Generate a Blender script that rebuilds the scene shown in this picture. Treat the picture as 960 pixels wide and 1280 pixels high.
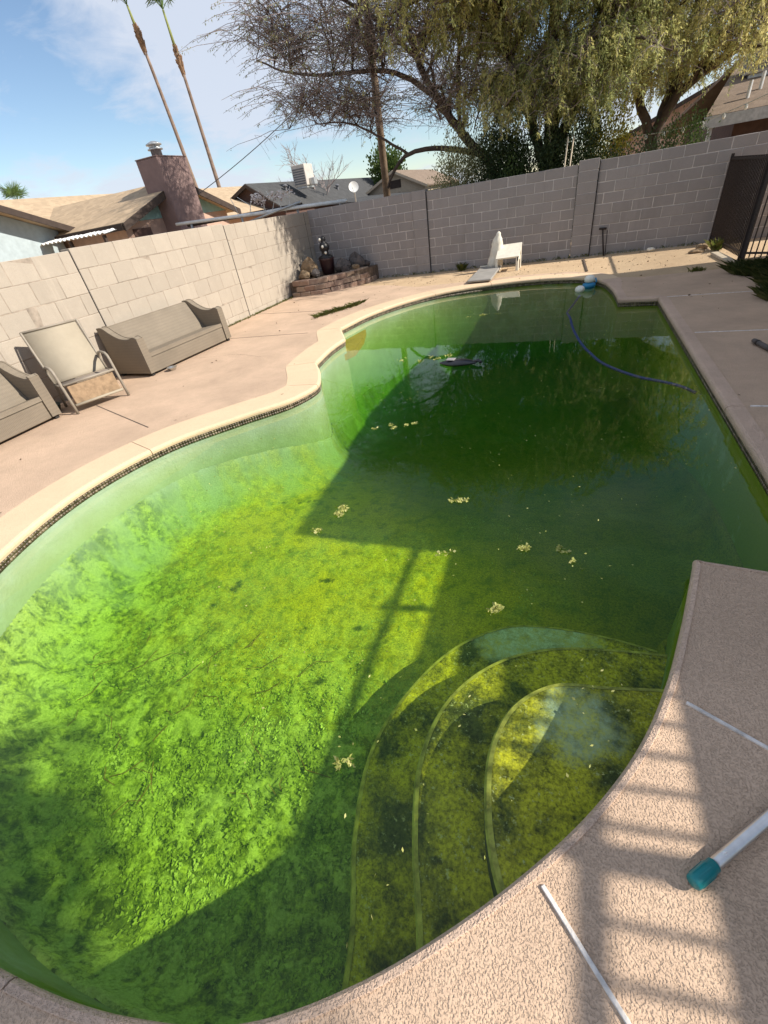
import bpy, math, random
import numpy as np
from mathutils import Vector, Matrix
from mathutils.geometry import tessellate_polygon

for o in list(bpy.data.objects):
    bpy.data.objects.remove(o)
SC = bpy.context.scene
COL = SC.collection
random.seed(7)
RNG = np.random.default_rng(11)

# ------------------------------------------------------------------ camera
cam_d = bpy.data.cameras.new('camera')
cam = bpy.data.objects.new('camera', cam_d)
COL.objects.link(cam)
cam_d.sensor_fit = 'VERTICAL'
cam_d.sensor_height = 36.0
cam_d.lens = 36.0 * 532.084 / 1280.0
cam_d.clip_start = 0.02
cam_d.clip_end = 2000
cam.matrix_world = Matrix(((0.93292, -0.09243, 0.34801, 0.0),
                           (0.33214, 0.59415, -0.73257, 0.0),
                           (-0.13906, 0.79902, 0.58500, 1.76),
                           (0, 0, 0, 1)))
SC.camera = cam

# ------------------------------------------------------------------ sky and sun
SUN_EL, SUN_AZ = math.radians(36.0), math.radians(9.0)     # azimuth from +X towards +Y
SUN = Vector((math.cos(SUN_EL) * math.cos(SUN_AZ), math.cos(SUN_EL) * math.sin(SUN_AZ), math.sin(SUN_EL)))
world = bpy.data.worlds.new('World')
SC.world = world
world.use_nodes = True
wn, wl = world.node_tree.nodes, world.node_tree.links
wn.clear()
w_out = wn.new('ShaderNodeOutputWorld')
w_bg = wn.new('ShaderNodeBackground')
w_bg.inputs['Strength'].default_value = 0.10
sky = wn.new('ShaderNodeTexSky')
sky.sky_type = 'NISHITA'
sky.sun_disc = False
sky.sun_elevation = SUN_EL
sky.sun_rotation = math.radians(90) - SUN_AZ
sky.altitude = 300
sky.air_density = 1.0
sky.dust_density = 0.15
sky.ozone_density = 2.0
tc = wn.new('ShaderNodeTexCoord')
sep = wn.new('ShaderNodeSeparateXYZ')
wl.new(tc.outputs['Generated'], sep.inputs[0])
mz = wn.new('ShaderNodeMath'); mz.operation = 'MAXIMUM'; mz.inputs[1].default_value = 0.0
wl.new(sep.outputs['Z'], mz.inputs[0])
az = wn.new('ShaderNodeMath'); az.operation = 'ADD'; az.inputs[1].default_value = 0.22
wl.new(mz.outputs[0], az.inputs[0])
dx = wn.new('ShaderNodeMath'); dx.operation = 'DIVIDE'
dy = wn.new('ShaderNodeMath'); dy.operation = 'DIVIDE'
wl.new(sep.outputs['X'], dx.inputs[0]); wl.new(az.outputs[0], dx.inputs[1])
wl.new(sep.outputs['Y'], dy.inputs[0]); wl.new(az.outputs[0], dy.inputs[1])
cmb = wn.new('ShaderNodeCombineXYZ')
wl.new(dx.outputs[0], cmb.inputs[0]); wl.new(dy.outputs[0], cmb.inputs[1])
CLOUD_SEED = 33.3
cmb.inputs[2].default_value = CLOUD_SEED
cn = wn.new('ShaderNodeTexNoise')
cn.inputs['Scale'].default_value = 0.95
cn.inputs['Detail'].default_value = 8
cn.inputs['Roughness'].default_value = 0.55
cn.inputs['Distortion'].default_value = 0.25
wl.new(cmb.outputs[0], cn.inputs['Vector'])
cr = wn.new('ShaderNodeValToRGB')
cr.color_ramp.elements[0].position = 0.43
cr.color_ramp.elements[1].position = 0.59
cn2 = wn.new('ShaderNodeTexNoise')
cn2.inputs['Scale'].default_value = 3.6
cn2.inputs['Detail'].default_value = 9
cn2.inputs['Roughness'].default_value = 0.62
cn2.inputs['Distortion'].default_value = 0.5
wl.new(cmb.outputs[0], cn2.inputs['Vector'])
cadd = wn.new('ShaderNodeMath'); cadd.operation = 'MULTIPLY_ADD'; cadd.inputs[1].default_value = 0.42
cofs = wn.new('ShaderNodeMath'); cofs.operation = 'SUBTRACT'; cofs.inputs[1].default_value = 0.21
wl.new(cn.outputs['Fac'], cofs.inputs[0])
wl.new(cn2.outputs['Fac'], cadd.inputs[0]); wl.new(cofs.outputs[0], cadd.inputs[2])
wl.new(cadd.outputs[0], cr.inputs[0])
cm = wn.new('ShaderNodeMixRGB')
cm.inputs['Color2'].default_value = (5.0, 5.4, 6.2, 1)
cf = wn.new('ShaderNodeMath'); cf.operation = 'MULTIPLY_ADD'; cf.inputs[1].default_value = 0.86; cf.inputs[2].default_value = 0.0
wl.new(cr.outputs['Color'], cf.inputs[0])
wl.new(cf.outputs[0], cm.inputs['Fac'])
wl.new(sky.outputs[0], cm.inputs['Color1'])
wl.new(cm.outputs[0], w_bg.inputs['Color'])
wl.new(w_bg.outputs[0], w_out.inputs['Surface'])

sun_d = bpy.data.lights.new('sun', 'SUN')
sun_d.energy = 5.0
sun_d.angle = math.radians(0.53)
sun_d.color = (1.0, 0.93, 0.82)
sun_o = bpy.data.objects.new('sun', sun_d)
COL.objects.link(sun_o)
sun_o.rotation_euler = SUN.to_track_quat('Z', 'Y').to_euler()
sun_o.location = SUN * 60

SC.view_settings.view_transform = 'Standard'
SC.view_settings.look = 'None'
SC.view_settings.exposure = 0.56
SC.view_settings.gamma = 1.0
SC.view_settings.use_curve_mapping = False
SC.render.engine = 'CYCLES'
SC.cycles.use_denoising = True
try:
    SC.cycles.denoiser = 'OPENIMAGEDENOISE'
    SC.cycles.denoising_input_passes = 'RGB_ALBEDO_NORMAL'
except Exception:
    pass
SC.cycles.max_bounces = 10
SC.cycles.transparent_max_bounces = 24
SC.cycles.volume_bounces = 2
SC.cycles.transmission_bounces = 6
SC.cycles.caustics_reflective = False
SC.cycles.caustics_refractive = False

# ------------------------------------------------------------------ helpers: meshes
def link_mesh(name, me, mat=None, parent=None, smooth=False, loc=None, rot=None):
    if mat is not None:
        me.materials.append(mat)
    if smooth:
        me.polygons.foreach_set('use_smooth', [True] * len(me.polygons))
    o = bpy.data.objects.new(name, me)
    COL.objects.link(o)
    if parent is not None:
        o.parent = parent
    if loc is not None:
        o.location = loc
    if rot is not None:
        o.rotation_euler = rot
    return o


def tag(o, label=None, cat=None, group=None, kind=None):
    if label: o['label'] = label
    if cat: o['category'] = cat
    if group: o['group'] = group
    if kind: o['kind'] = kind
    return o


def thing(name, label, cat, loc=(0, 0, 0), rz=0.0, group=None):
    o = bpy.data.objects.new(name, None)
    COL.objects.link(o)
    o.empty_display_size = 0.2
    o.location = loc
    o.rotation_euler = (0, 0, rz)
    return tag(o, label, cat, group)


class MB:
    def __init__(s):
        s.v, s.f = [], []

    def add(s, vs, fs):
        b = len(s.v)
        s.v.extend([tuple(p) for p in vs])
        s.f.extend([tuple(i + b for i in q) for q in fs])
        return s

    def box(s, x0, y0, z0, x1, y1, z1, M=None):
        vs = [Vector(p) for p in ((x0, y0, z0), (x1, y0, z0), (x1, y1, z0), (x0, y1, z0),
                                  (x0, y0, z1), (x1, y0, z1), (x1, y1, z1), (x0, y1, z1))]
        if M is not None:
            vs = [M @ p for p in vs]
        return s.add(vs, ((3, 2, 1, 0), (4, 5, 6, 7), (0, 1, 5, 4), (1, 2, 6, 5), (2, 3, 7, 6), (3, 0, 4, 7)))

    def cbox(s, x0, y0, z0, x1, y1, z1, b=0.006, M=None):
        """box with chamfered edges"""
        cx, cy, cz = (x0 + x1) / 2, (y0 + y1) / 2, (z0 + z1) / 2
        hx, hy, hz = (x1 - x0) / 2, (y1 - y0) / 2, (z1 - z0) / 2
        vs, idx = [], {}
        for sx in (-1, 1):
            for sy in (-1, 1):
                for sz in (-1, 1):
                    for a in range(3):
                        d = [hx - b, hy - b, hz - b]
                        d[a] += b
                        idx[(sx, sy, sz, a)] = len(vs)
                        p = Vector((cx + sx * d[0], cy + sy * d[1], cz + sz * d[2]))
                        vs.append(M @ p if M is not None else p)
        fs = []
        for a in range(3):
            o1, o2 = (a + 1) % 3, (a + 2) % 3
            for sa in (-1, 1):
                q = []
                for s1, s2 in ((-1, -1), (1, -1), (1, 1), (-1, 1)):
                    k = [0, 0, 0]; k[a] = sa; k[o1] = s1; k[o2] = s2
                    q.append(idx[(k[0], k[1], k[2], a)])
                fs.append(q if sa > 0 else q[::-1])
            # edges along axis a
            for s1 in (-1, 1):
                for s2 in (-1, 1):
                    q = []
                    for sa, ax in ((-1, o1), (1, o1), (1, o2), (-1, o2)):
                        k = [0, 0, 0]; k[a] = sa; k[o1] = s1; k[o2] = s2
                        q.append(idx[(k[0], k[1], k[2], ax)])
                    fs.append(q if s1 * s2 > 0 else q[::-1])
        for sx in (-1, 1):
            for sy in (-1, 1):
                for sz in (-1, 1):
                    q = [idx[(sx, sy, sz, a)] for a in range(3)]
                    fs.append(q if sx * sy * sz > 0 else q[::-1])
        return s.add(vs, fs)

    def tube(s, pts, r, n=8, caps=True):
        pts = [Vector(p) for p in pts]
        m = len(pts)
        rs = [r] * m if not hasattr(r, '__len__') else list(r)
        if len(rs) == 2 and m != 2:
            rs = [rs[0] + (rs[1] - rs[0]) * i / (m - 1) for i in range(m)]
        vs, fs = [], []
        t0 = (pts[1] - pts[0]).normalized()
        u = t0.orthogonal().normalized()
        for i, p in enumerate(pts):
            if i == 0: t = pts[1] - pts[0]
            elif i == m - 1: t = pts[-1] - pts[-2]
            else: t = pts[i + 1] - pts[i - 1]
            if t.length < 1e-9: t = t0.copy()
            t.normalize()
            u = u - t * u.dot(t)
            if u.length < 1e-6: u = t.orthogonal()
            u.normalize()
            w = t.cross(u)
            for k in range(n):
                a = 2 * math.pi * k / n
                vs.append(p + (u * math.cos(a) + w * math.sin(a)) * rs[i])
        for i in range(m - 1):
            for k in range(n):
                k2 = (k + 1) % n
                fs.append((i * n + k, i * n + k2, (i + 1) * n + k2, (i + 1) * n + k))
        if caps:
            fs.append(tuple(range(n - 1, -1, -1)))
            fs.append(tuple((m - 1) * n + k for k in range(n)))
        return s.add(vs, fs)

    def lathe(s, prof, n=16, c=(0, 0, 0), jit=0.0):
        vs, fs = [], []
        m = len(prof)
        for r, z in prof:
            for k in range(n):
                a = 2 * math.pi * k / n
                rr = r * (1 + random.uniform(-jit, jit))
                vs.append((c[0] + rr * math.cos(a), c[1] + rr * math.sin(a), c[2] + z))
        for i in range(m - 1):
            for k in range(n):
                k2 = (k + 1) % n
                fs.append((i * n + k, i * n + k2, (i + 1) * n + k2, (i + 1) * n + k))
        fs.append(tuple(range(n - 1, -1, -1)))
        fs.append(tuple((m - 1) * n + k for k in range(n)))
        return s.add(vs, fs)

    def prism(s, poly, z0, z1, axis='z'):
        """closed outline extruded; axis x: poly is (y,z), axis y: poly is (x,z)"""
        n = len(poly)
        def P(a, b, c):
            return (a, b, c) if axis == 'z' else ((c, a, b) if axis == 'x' else (a, c, b))
        vs = [P(a, b, z0) for a, b in poly] + [P(a, b, z1) for a, b in poly]
        tris = tessellate_polygon([[Vector((a, b, 0)) for a, b in poly]])
        fs = [tuple(t) for t in tris] + [tuple(i + n for i in t[::-1]) for t in tris]
        fs += [(i, (i + 1) % n, n + (i + 1) % n, n + i) for i in range(n)]
        return s.add(vs, fs)

    def sheet(s, a, b, c, d, th):
        """thick quad a b c d, thickness along its normal (downwards)"""
        a, b, c, d = map(Vector, (a, b, c, d))
        nrm = (b - a).cross(d - a).normalized()
        if nrm.z < 0: nrm = -nrm
        lo = [p - nrm * th for p in (a, b, c, d)]
        return s.add([a, b, c, d] + lo, ((0, 1, 2, 3), (7, 6, 5, 4), (0, 4, 5, 1), (1, 5, 6, 2), (2, 6, 7, 3), (3, 7, 4, 0)))

    def mesh(s, name):
        me = bpy.data.meshes.new(name)
        me.from_pydata(s.v, [], s.f)
        me.update()
        return me

    def fixn(s, me):
        import bmesh
        bm = bmesh.new(); bm.from_mesh(me)
        bmesh.ops.recalc_face_normals(bm, faces=bm.faces)
        bm.to_mesh(me); bm.free()

    def build(s, name, mat, parent=None, smooth=False, loc=None, rot=None, fix=True):
        me = s.mesh(name)
        if fix: s.fixn(me)
        return link_mesh(name, me, mat, parent, smooth, loc, rot)


def np_mesh(name, V, F, mat, parent=None, smooth=False, attrs=None):
    """V (n,3), F (m,k) arrays"""
    me = bpy.data.meshes.new(name)
    V = np.asarray(V, np.float32); F = np.asarray(F, np.int32)
    k = F.shape[1]
    me.vertices.add(len(V)); me.vertices.foreach_set('co', V.ravel())
    me.loops.add(F.size); me.loops.foreach_set('vertex_index', F.ravel())
    me.polygons.add(len(F))
    me.polygons.foreach_set('loop_start', np.arange(0, F.size, k, dtype=np.int32))
    me.update(calc_edges=True)
    if attrs:
        for an, arr in attrs.items():
            at = me.attributes.new(an, 'FLOAT', 'POINT')
            at.data.foreach_set('value', np.asarray(arr, np.float32))
    return link_mesh(name, me, mat, parent, smooth)


def copy_tree(root, loc=None, rz=None, label=None):
    def cp(o, par):
        c = o.copy(); COL.objects.link(c); c.parent = par
        for ch in list(o.children): cp(ch, c)
        return c
    r = cp(root, None)
    if loc is not None: r.location = loc
    if rz is not None: r.rotation_euler = (0, 0, rz)
    if label: r['label'] = label
    return r


def smooth_path(pts, step=0.05, closed=False, corners=()):
    """Catmull-Rom through pts; indices in corners stay sharp"""
    P = [np.array(p, float) for p in pts]
    n = len(P); out = []
    segs = n if closed else n - 1
    for i in range(segs):
        p1, p2 = P[i], P[(i + 1) % n]
        p0 = P[(i - 1) % n] if (closed or i > 0) else 2 * p1 - p2
        p3 = P[(i + 2) % n] if (closed or i + 2 < n) else 2 * p2 - p1
        if i in corners: p0 = 2 * p1 - p2
        if (i + 1) % n in corners: p3 = 2 * p2 - p1
        L = np.linalg.norm(p2 - p1)
        m = max(1, int(round(L / step)))
        # centripetal tangents
        d01 = max(np.linalg.norm(p1 - p0), 1e-6); d12 = max(L, 1e-6); d23 = max(np.linalg.norm(p3 - p2), 1e-6)
        m1 = d12 * ((p1 - p0) / d01 - (p2 - p0) / (d01 + d12) + (p2 - p1) / d12)
        m2 = d12 * ((p2 - p1) / d12 - (p3 - p1) / (d12 + d23) + (p3 - p2) / d23)
        for k in range(m):
            t = k / m
            h = (2*t**3-3*t**2+1)*p1 + (t**3-2*t**2+t)*m1 + (-2*t**3+3*t**2)*p2 + (t**3-t**2)*m2
            out.append(h)
    if not closed: out.append(P[-1])
    return np.array(out)


def vnoise(x, y, seed=0):
    """value noise on arrays"""
    xi, yi = np.floor(x).astype(np.int64), np.floor(y).astype(np.int64)
    fx, fy = x - xi, y - yi
    fx, fy = fx*fx*(3-2*fx), fy*fy*(3-2*fy)
    def h(a, b):
        k = (a * 374761393 + b * 668265263 + seed * 974711) & 0x7fffffff
        k = ((k ^ (k >> 13)) * 1274126177) & 0x7fffffff
        return ((k ^ (k >> 16)) & 0xffff) / 65535.0
    a, b, c, d = h(xi, yi), h(xi+1, yi), h(xi, yi+1), h(xi+1, yi+1)
    return (a*(1-fx)+b*fx)*(1-fy) + (c*(1-fx)+d*fx)*fy


def fbm(x, y, oct=4, seed=0):
    s, a, t = 0, 1.0, 0
    for o in range(oct):
        s = s + a * vnoise(x * 2**o + 17.3*o, y * 2**o - 9.1*o, seed + o); t += a; a *= 0.5
    return s / t


def sstep(a, b, x):
    t = np.clip((x - a) / (b - a), 0, 1)
    return t*t*(3-2*t)

# ------------------------------------------------------------------ helpers: materials
class NT:
    def __init__(s, name):
        s.m = bpy.data.materials.new(name)
        s.m.use_nodes = True
        s.t = s.m.node_tree
        s.n = s.t.nodes; s.l = s.t.links
        s.b = s.n['Principled BSDF']
        s.out = s.n['Material Output']
        s._obj = None

    def new(s, typ, **kw):
        nd = s.n.new(typ)
        for k, v in kw.items():
            if hasattr(nd, k) and not k[0].isupper(): setattr(nd, k, v)
            else: nd.inputs[k.replace('_', ' ')].default_value = v
        return nd

    def coord(s, which='Object'):
        if s._obj is None: s._obj = s.n.new('ShaderNodeTexCoord')
        return s._obj.outputs[which]

    def pos(s):
        g = s.n.new('ShaderNodeNewGeometry')
        return g.outputs['Position']

    def noise(s, scale, detail=4, rough=0.55, vec=None, dist=0.0):
        nd = s.n.new('ShaderNodeTexNoise')
        nd.inputs['Scale'].default_value = scale
        nd.inputs['Detail'].default_value = detail
        nd.inputs['Roughness'].default_value = rough
        nd.inputs['Distortion'].default_value = dist
        s.l.new(vec if vec is not None else s.coord(), nd.inputs['Vector'])
        return nd.outputs['Fac']

    def voro(s, scale, vec=None, feature='F1', out='Distance'):
        nd = s.n.new('ShaderNodeTexVoronoi')
        nd.feature = feature
        nd.inputs['Scale'].default_value = scale
        s.l.new(vec if vec is not None else s.coord(), nd.inputs['Vector'])
        return nd.outputs[out]

    def ramp(s, fac, stops, interp='LINEAR'):
        nd = s.n.new('ShaderNodeValToRGB')
        nd.color_ramp.interpolation = interp
        e = nd.color_ramp.elements
        while len(e) < len(stops): e.new(0.5)
        for q, (p, c) in zip(e, stops):
            q.position = p
            q.color = (c, c, c, 1) if not hasattr(c, '__len__') else (*c, 1)
        s.l.new(fac, nd.inputs[0])
        return nd.outputs[0]

    def mix(s, fac, a, b, blend='MIX'):
        nd = s.n.new('ShaderNodeMixRGB')
        nd.blend_type = blend
        for key, val in (('Fac', fac), ('Color1', a), ('Color2', b)):
            if hasattr(val, 'is_linked'): s.l.new(val, nd.inputs[key])
            elif hasattr(val, '__len__'): nd.inputs[key].default_value = (*val, 1)
            else: nd.inputs[key].default_value = val
        return nd.outputs[0]

    def math(s, op, a, b=0.5, c=None):
        nd = s.n.new('ShaderNodeMath'); nd.operation = op
        for i, val in enumerate((a, b) if c is None else (a, b, c)):
            if hasattr(val, 'is_linked'): s.l.new(val, nd.inputs[i])
            else: nd.inputs[i].default_value = val
        return nd.outputs[0]

    def attr(s, name):
        nd = s.n.new('ShaderNodeAttribute'); nd.attribute_name = name
        return nd.outputs['Fac']

    def rnd(s):
        return s.n.new('ShaderNodeObjectInfo').outputs['Random']

    def bump(s, h, strength=0.5, dist=0.01, normal=None):
        nd = s.n.new('ShaderNodeBump')
        nd.inputs['Strength'].default_value = strength
        nd.inputs['Distance'].default_value = dist
        s.l.new(h, nd.inputs['Height'])
        if normal is not None: s.l.new(normal, nd.inputs['Normal'])
        s.l.new(nd.outputs[0], s.b.inputs['Normal'])
        return nd.outputs[0]

    def col(s, c):
        if hasattr(c, 'is_linked'): s.l.new(c, s.b.inputs['Base Color'])
        else: s.b.inputs['Base Color'].default_value = (*c, 1)
        return s

    def set(s, rough=0.8, metal=0.0, spec=0.3, **kw):
        s.b.inputs['Roughness'].default_value = rough
        s.b.inputs['Metallic'].default_value = metal
        s.b.inputs['Specular IOR Level'].default_value = spec
        return s


def simple(name, c, rough=0.7, metal=0.0, var=0.25, scale=6.0, bump=0.0, bscale=60, spec=0.3, rnd=0.0):
    t = NT(name)
    p = t.pos()
    n = t.noise(scale, 5, 0.6, p)
    lo = tuple(max(0, k * (1 - var)) for k in c); hi = tuple(k * (1 + var) for k in c)
    cc = t.ramp(n, [(0.3, lo), (0.7, hi)])
    if rnd:
        rr = t.ramp(t.rnd(), [(0, 1 - rnd), (1, 1.0)])
        cc = t.mix(1.0, cc, rr, 'MULTIPLY')
    t.col(cc).set(rough, metal, spec)
    if bump: t.bump(t.noise(bscale, 4, 0.6, p), bump, 0.01)
    return t.m


def srgb(r, g, b):
    f = lambda u: (u/255/12.92) if u/255 <= 0.04045 else ((u/255+0.055)/1.055)**2.4
    return (f(r), f(g), f(b))

# ================================================================== MATERIALS OF THE SETTING
def deck_mat(name, c, bscale=105.0, bstr=0.8, var=0.07, stain=0.26):
    t = NT(name); p = t.pos()
    big = t.noise(1.4, 7, 0.68, p, 0.3); mid = t.noise(14, 4, 0.6, p); fine = t.noise(160, 3, 0.7, p)
    cc = t.mix(t.ramp(big, [(0.35, 0.0), (0.7, 1.0)]), c, tuple(k * (1 - stain) for k in c))
    cc = t.mix(t.ramp(mid, [(0.4, 0.0), (0.75, var * 2)]), cc, tuple(k * 0.62 for k in c))
    cc = t.mix(t.ramp(fine, [(0.30, var * 3), (0.5, 0.0)]), cc, tuple(k * 0.55 for k in c))
    # knocked-down trowel texture: flattened lumps with pits between
    lump = t.math('MULTIPLY_ADD', t.noise(bscale * 0.5, 3, 0.6, p), 0.38, t.math('MULTIPLY', t.noise(bscale * 1.4, 2, 0.5, p), 0.62))
    h = t.ramp(lump, [(0.38, 0.0), (0.52, 0.85), (0.8, 1.0)])
    h2 = t.math('ADD', h, t.math('MULTIPLY', fine, 0.25))
    t.col(t.mix(t.ramp(lump, [(0.33, 0.5), (0.43, 0.0)]), cc, tuple(k * 0.45 for k in c))).set(0.85, 0, 0.25)
    t.bump(h2, bstr, 0.006)
    return t.m

M_DECK = deck_mat('deck_acrylic', (0.63, 0.455, 0.325))
M_COPE = deck_mat('coping_tan', (0.68, 0.51, 0.34), 105, 0.35, 0.04, 0.1)
M_COPE_R = deck_mat('coping_worn', (0.67, 0.49, 0.37), 105, 0.8)
M_SAND = NT('sand')
_t = M_SAND; _p = _t.pos()
_c = _t.mix(_t.ramp(_t.noise(1.3, 6, 0.65, _p), [(0.35, 0), (0.7, 1)]), (0.58, 0.43, 0.275), (0.48, 0.345, 0.22))
_c = _t.mix(_t.ramp(_t.noise(30, 4, 0.7, _p), [(0.55, 0), (0.72, 0.6)]), _c, (0.20, 0.14, 0.09))
_t.col(_c).set(0.95, 0, 0.1); _t.bump(_t.noise(45, 5, 0.7, _p), 0.9, 0.02)
M_SAND = M_SAND.m

# ================================================================== POOL OUTLINE (metres, coping edge)
OUT = [(0.78, 2.07), (1.335, 2.02), (1.335, 8.05), (0.80, 8.12),           # 0..3 near-right corner, right side, notch
       (0.79, 8.55), (0.75, 9.1), (0.62, 9.75), (0.33, 10.2), (-0.2, 10.42), (-0.91, 10.48), (-1.70, 10.33),
       (-2.60, 9.90), (-3.15, 9.27), (-3.55, 8.45), (-3.76, 7.45),           # 14 far end, left notch
       (-3.36, 6.75), (-3.38, 6.35), (-3.30, 5.55),                             # 15,16,17
       (-2.99, 5.06), (-2.83, 4.66), (-2.92, 4.26), (-3.34, 3.72), (-3.82, 3.05), (-4.03, 2.15), (-3.85, 1.22),
       (-3.36, 0.42), (-2.66, -0.08), (-1.95, -0.27), (-1.40, -0.27), (-0.98, -0.21), (-0.65, -0.108), (-0.38, 0.06),
       (-0.15, 0.256), (0.06, 0.47), (0.25, 0.70), (0.42, 0.97), (0.552, 1.28), (0.64, 1.56)]
CORN = (0, 1, 2, 3, 14, 15, 17)
PO = smooth_path(OUT, 0.045, True, CORN)
NPO = len(PO)
_nx, _pv = np.roll(PO, -1, 0), np.roll(PO, 1, 0)
_tg = _nx - _pv
_tg /= np.linalg.norm(_tg, axis=1)[:, None]
_area = 0.5 * np.sum(PO[:, 0] * _nx[:, 1] - _nx[:, 0] * PO[:, 1])
NRM = np.stack([_tg[:, 1], -_tg[:, 0]], 1) * (1 if _area > 0 else -1)   # outward


def offset(d):
    return PO + NRM * (d[:, None] if hasattr(d, '__len__') else d)


def ring_faces(n, a, b):
    return [(a + i, a + (i + 1) % n, b + (i + 1) % n, b + i) for i in range(n)]

def poly_with_hole(outer, hole, z):
    pl = [[Vector((x, y, 0)) for x, y in outer], [Vector((x, y, 0)) for x, y in hole]]
    tri = tessellate_polygon(pl)
    vs = [(x, y, z) for x, y in outer] + [(x, y, z) for x, y in hole]
    fs = []
    for a, b, c in tri:
        A, B, C = (np.array(vs[i][:2]) for i in (a, b, c))
        cr_ = (B - A)[0] * (C - A)[1] - (B - A)[1] * (C - A)[0]
        fs.append((a, b, c) if cr_ > 0 else (a, c, b))
    return vs, fs

# ground: one sheet to the horizon, open where the pool is dug
_hole = offset(0.16)[::3]
vs, fs = poly_with_hole([(-400, -400), (400, -400), (400, 400), (-400, 400)], [tuple(q) for q in _hole], -0.03)
g = MB().add(vs, fs).build('ground', M_SAND, fix=False)
tag(g, kind='structure')

# deck slab
DOUT = [(-6.93, -3.2), (3.78, -3.2), (3.78, 9.80), (2.62, 9.87), (1.9, 9.80), (1.25, 9.73), (0.86, 9.98), (0.66, 10.5),
        (0.1, 10.95), (-1.0, 11.12), (-2.2, 10.95), (-3.3, 10.9), (-4.2, 11.5), (-5.2, 11.9), (-6.93, 11.9)]
vs, fs = poly_with_hole(DOUT, [tuple(q) for q in offset(0.03)], 0.0)
mb = MB().add(vs, fs)
n0 = len(DOUT)
mb.add([(x, y, 0) for x, y in DOUT] + [(x, y, -0.12) for x, y in DOUT], [(i, n0 + i, n0 + (i + 1) % n0, (i + 1) % n0) for i in range(n0)])
deck = mb.build('pool_deck', M_DECK, fix=False)
tag(deck, kind='structure')

# coping: cast sections with a rounded nose, wide and tan along the left and far side
_wid = np.where((PO[:, 0] < -2.2), 0.46, 0.13)
_far = (PO[:, 1] > 9.2) & (PO[:, 0] < 0.7)
_wid = np.where(_far, 0.38, _wid)
_k = np.ones(25) / 25
_wid = np.convolve(np.concatenate([_wid[-12:], _wid, _wid[:12]]), _k, 'valid')
_wid = np.where((PO[:, 1] < 0.8) & (PO[:, 0] > -3.2), 0.036, _wid)
_wid = np.where((PO[:, 1] < 2.5) & (PO[:, 0] > -1.5) & (PO[:, 0] < 1.3), 0.036, _wid)

def section(i0, i1, mat, name='coping_section'):
    idx = [i % NPO for i in range(i0, i1 + 1)]
    vs, fs = [], []
    m = 8
    for a, i in enumerate(idx):
        w = _wid[i]
        nn = NRM[i]; p = PO[i]
        g_ = 0.004 if a in (0, len(idx) - 1) else 0.0
        sh = _tg[i] * (g_ if a == 0 else -g_) * (1 if _area > 0 else 1)
        for d, z in ((w, -0.01), (w - 0.004, 0.005), (0.030, 0.006), (0.012, 0.000), (0.003, -0.012), (0.0, -0.028), (0.004, -0.05), (0.05, -0.056)):
            q = p + nn * d + sh
            vs.append((q[0], q[1], z))
    for a in range(len(idx) - 1):
        for k in range(m - 1):
            fs.append((a*m+k, (a+1)*m+k, (a+1)*m+k+1, a*m+k+1))
    b = MB().add(vs, fs)
    b.add(vs[:m], [tuple(range(m))]); b.add(vs[-m:], [tuple(range(m))[::-1]])
    o = b.build(name, mat, deck, smooth=False)
    return o

def near_idx(p):
    return int(np.argmin(np.sum((PO - np.array(p))**2, 1)))

_cuts = sorted({near_idx(p) for p in [(0.78, 2.07), (1.335, 2.02), (1.335, 4.05), (1.335, 6.15), (1.335, 8.05), (0.80, 8.12), (0.62, 9.75),
                                      (-0.5, 10.46), (-1.5, 10.38), (-2.6, 9.9), (-3.4, 8.8), (-3.76, 7.45), (-3.36, 6.75), (-3.30, 5.55),
                                      (-2.83, 4.66), (-3.95, 2.86), (-3.82, 1.2), (-2.66, -0.08), (-1.4, -0.27)]})
for a, b in zip(_cuts, _cuts[1:] + [_cuts[0] + NPO]):
    mid = PO[((a + b) // 2) % NPO]
    tan = mid[0] < -2.0 or (mid[1] > 9.9 and mid[0] < 0.3)
    if mid[1] < 0.3: tan = False
    section(a, b, M_COPE if tan else M_COPE_R)

# joints in the deck
M_JOINT_W = simple('joint_white', (0.66, 0.62, 0.58), 0.8, var=0.35, scale=24, bump=0.4, bscale=90)
M_JOINT_D = simple('joint_dark', (0.10, 0.075, 0.06), 0.9)

def strip(a, b, w, mat, name='joint_strip', z=0.009):
    a, b = Vector((*a, 0)), Vector((*b, 0))
    d = (b - a); L = d.length
    ang = math.atan2(d.y, d.x)
    o = MB().cbox(0, -w/2, -0.01, L, w/2, z, 0.0015).build(name, mat, deck, loc=(a.x, a.y, 0), rot=(0, 0, ang))
    return o

strip((0.105, 0.44), (0.95, -0.39), 0.013, M_JOINT_W)
strip((0.60, 1.185), (2.6, 0.17), 0.013, M_JOINT_W)
strip((1.50, 4.05), (3.7, 4.02), 0.016, M_JOINT_W)
strip((1.48, 6.17), (3.7, 6.1), 0.016, M_JOINT_W, z=0.004)
strip((1.42, 8.07), (3.7, 8.0), 0.012, M_JOINT_W, z=0.004)
strip((-6.05, 3.97), (-4.45, 3.36), 0.016, M_JOINT_D, z=0.003)
strip((-6.9, 7.15), (-4.35, 7.25), 0.012, M_JOINT_D, z=0.003)
strip((-6.9, 9.3), (-4.3, 9.0), 0.012, M_JOINT_D, z=0.003)
strip((0.345, 12.6), (0.40, 10.95), 0.035, M_JOINT_D, z=-0.02)

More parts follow.
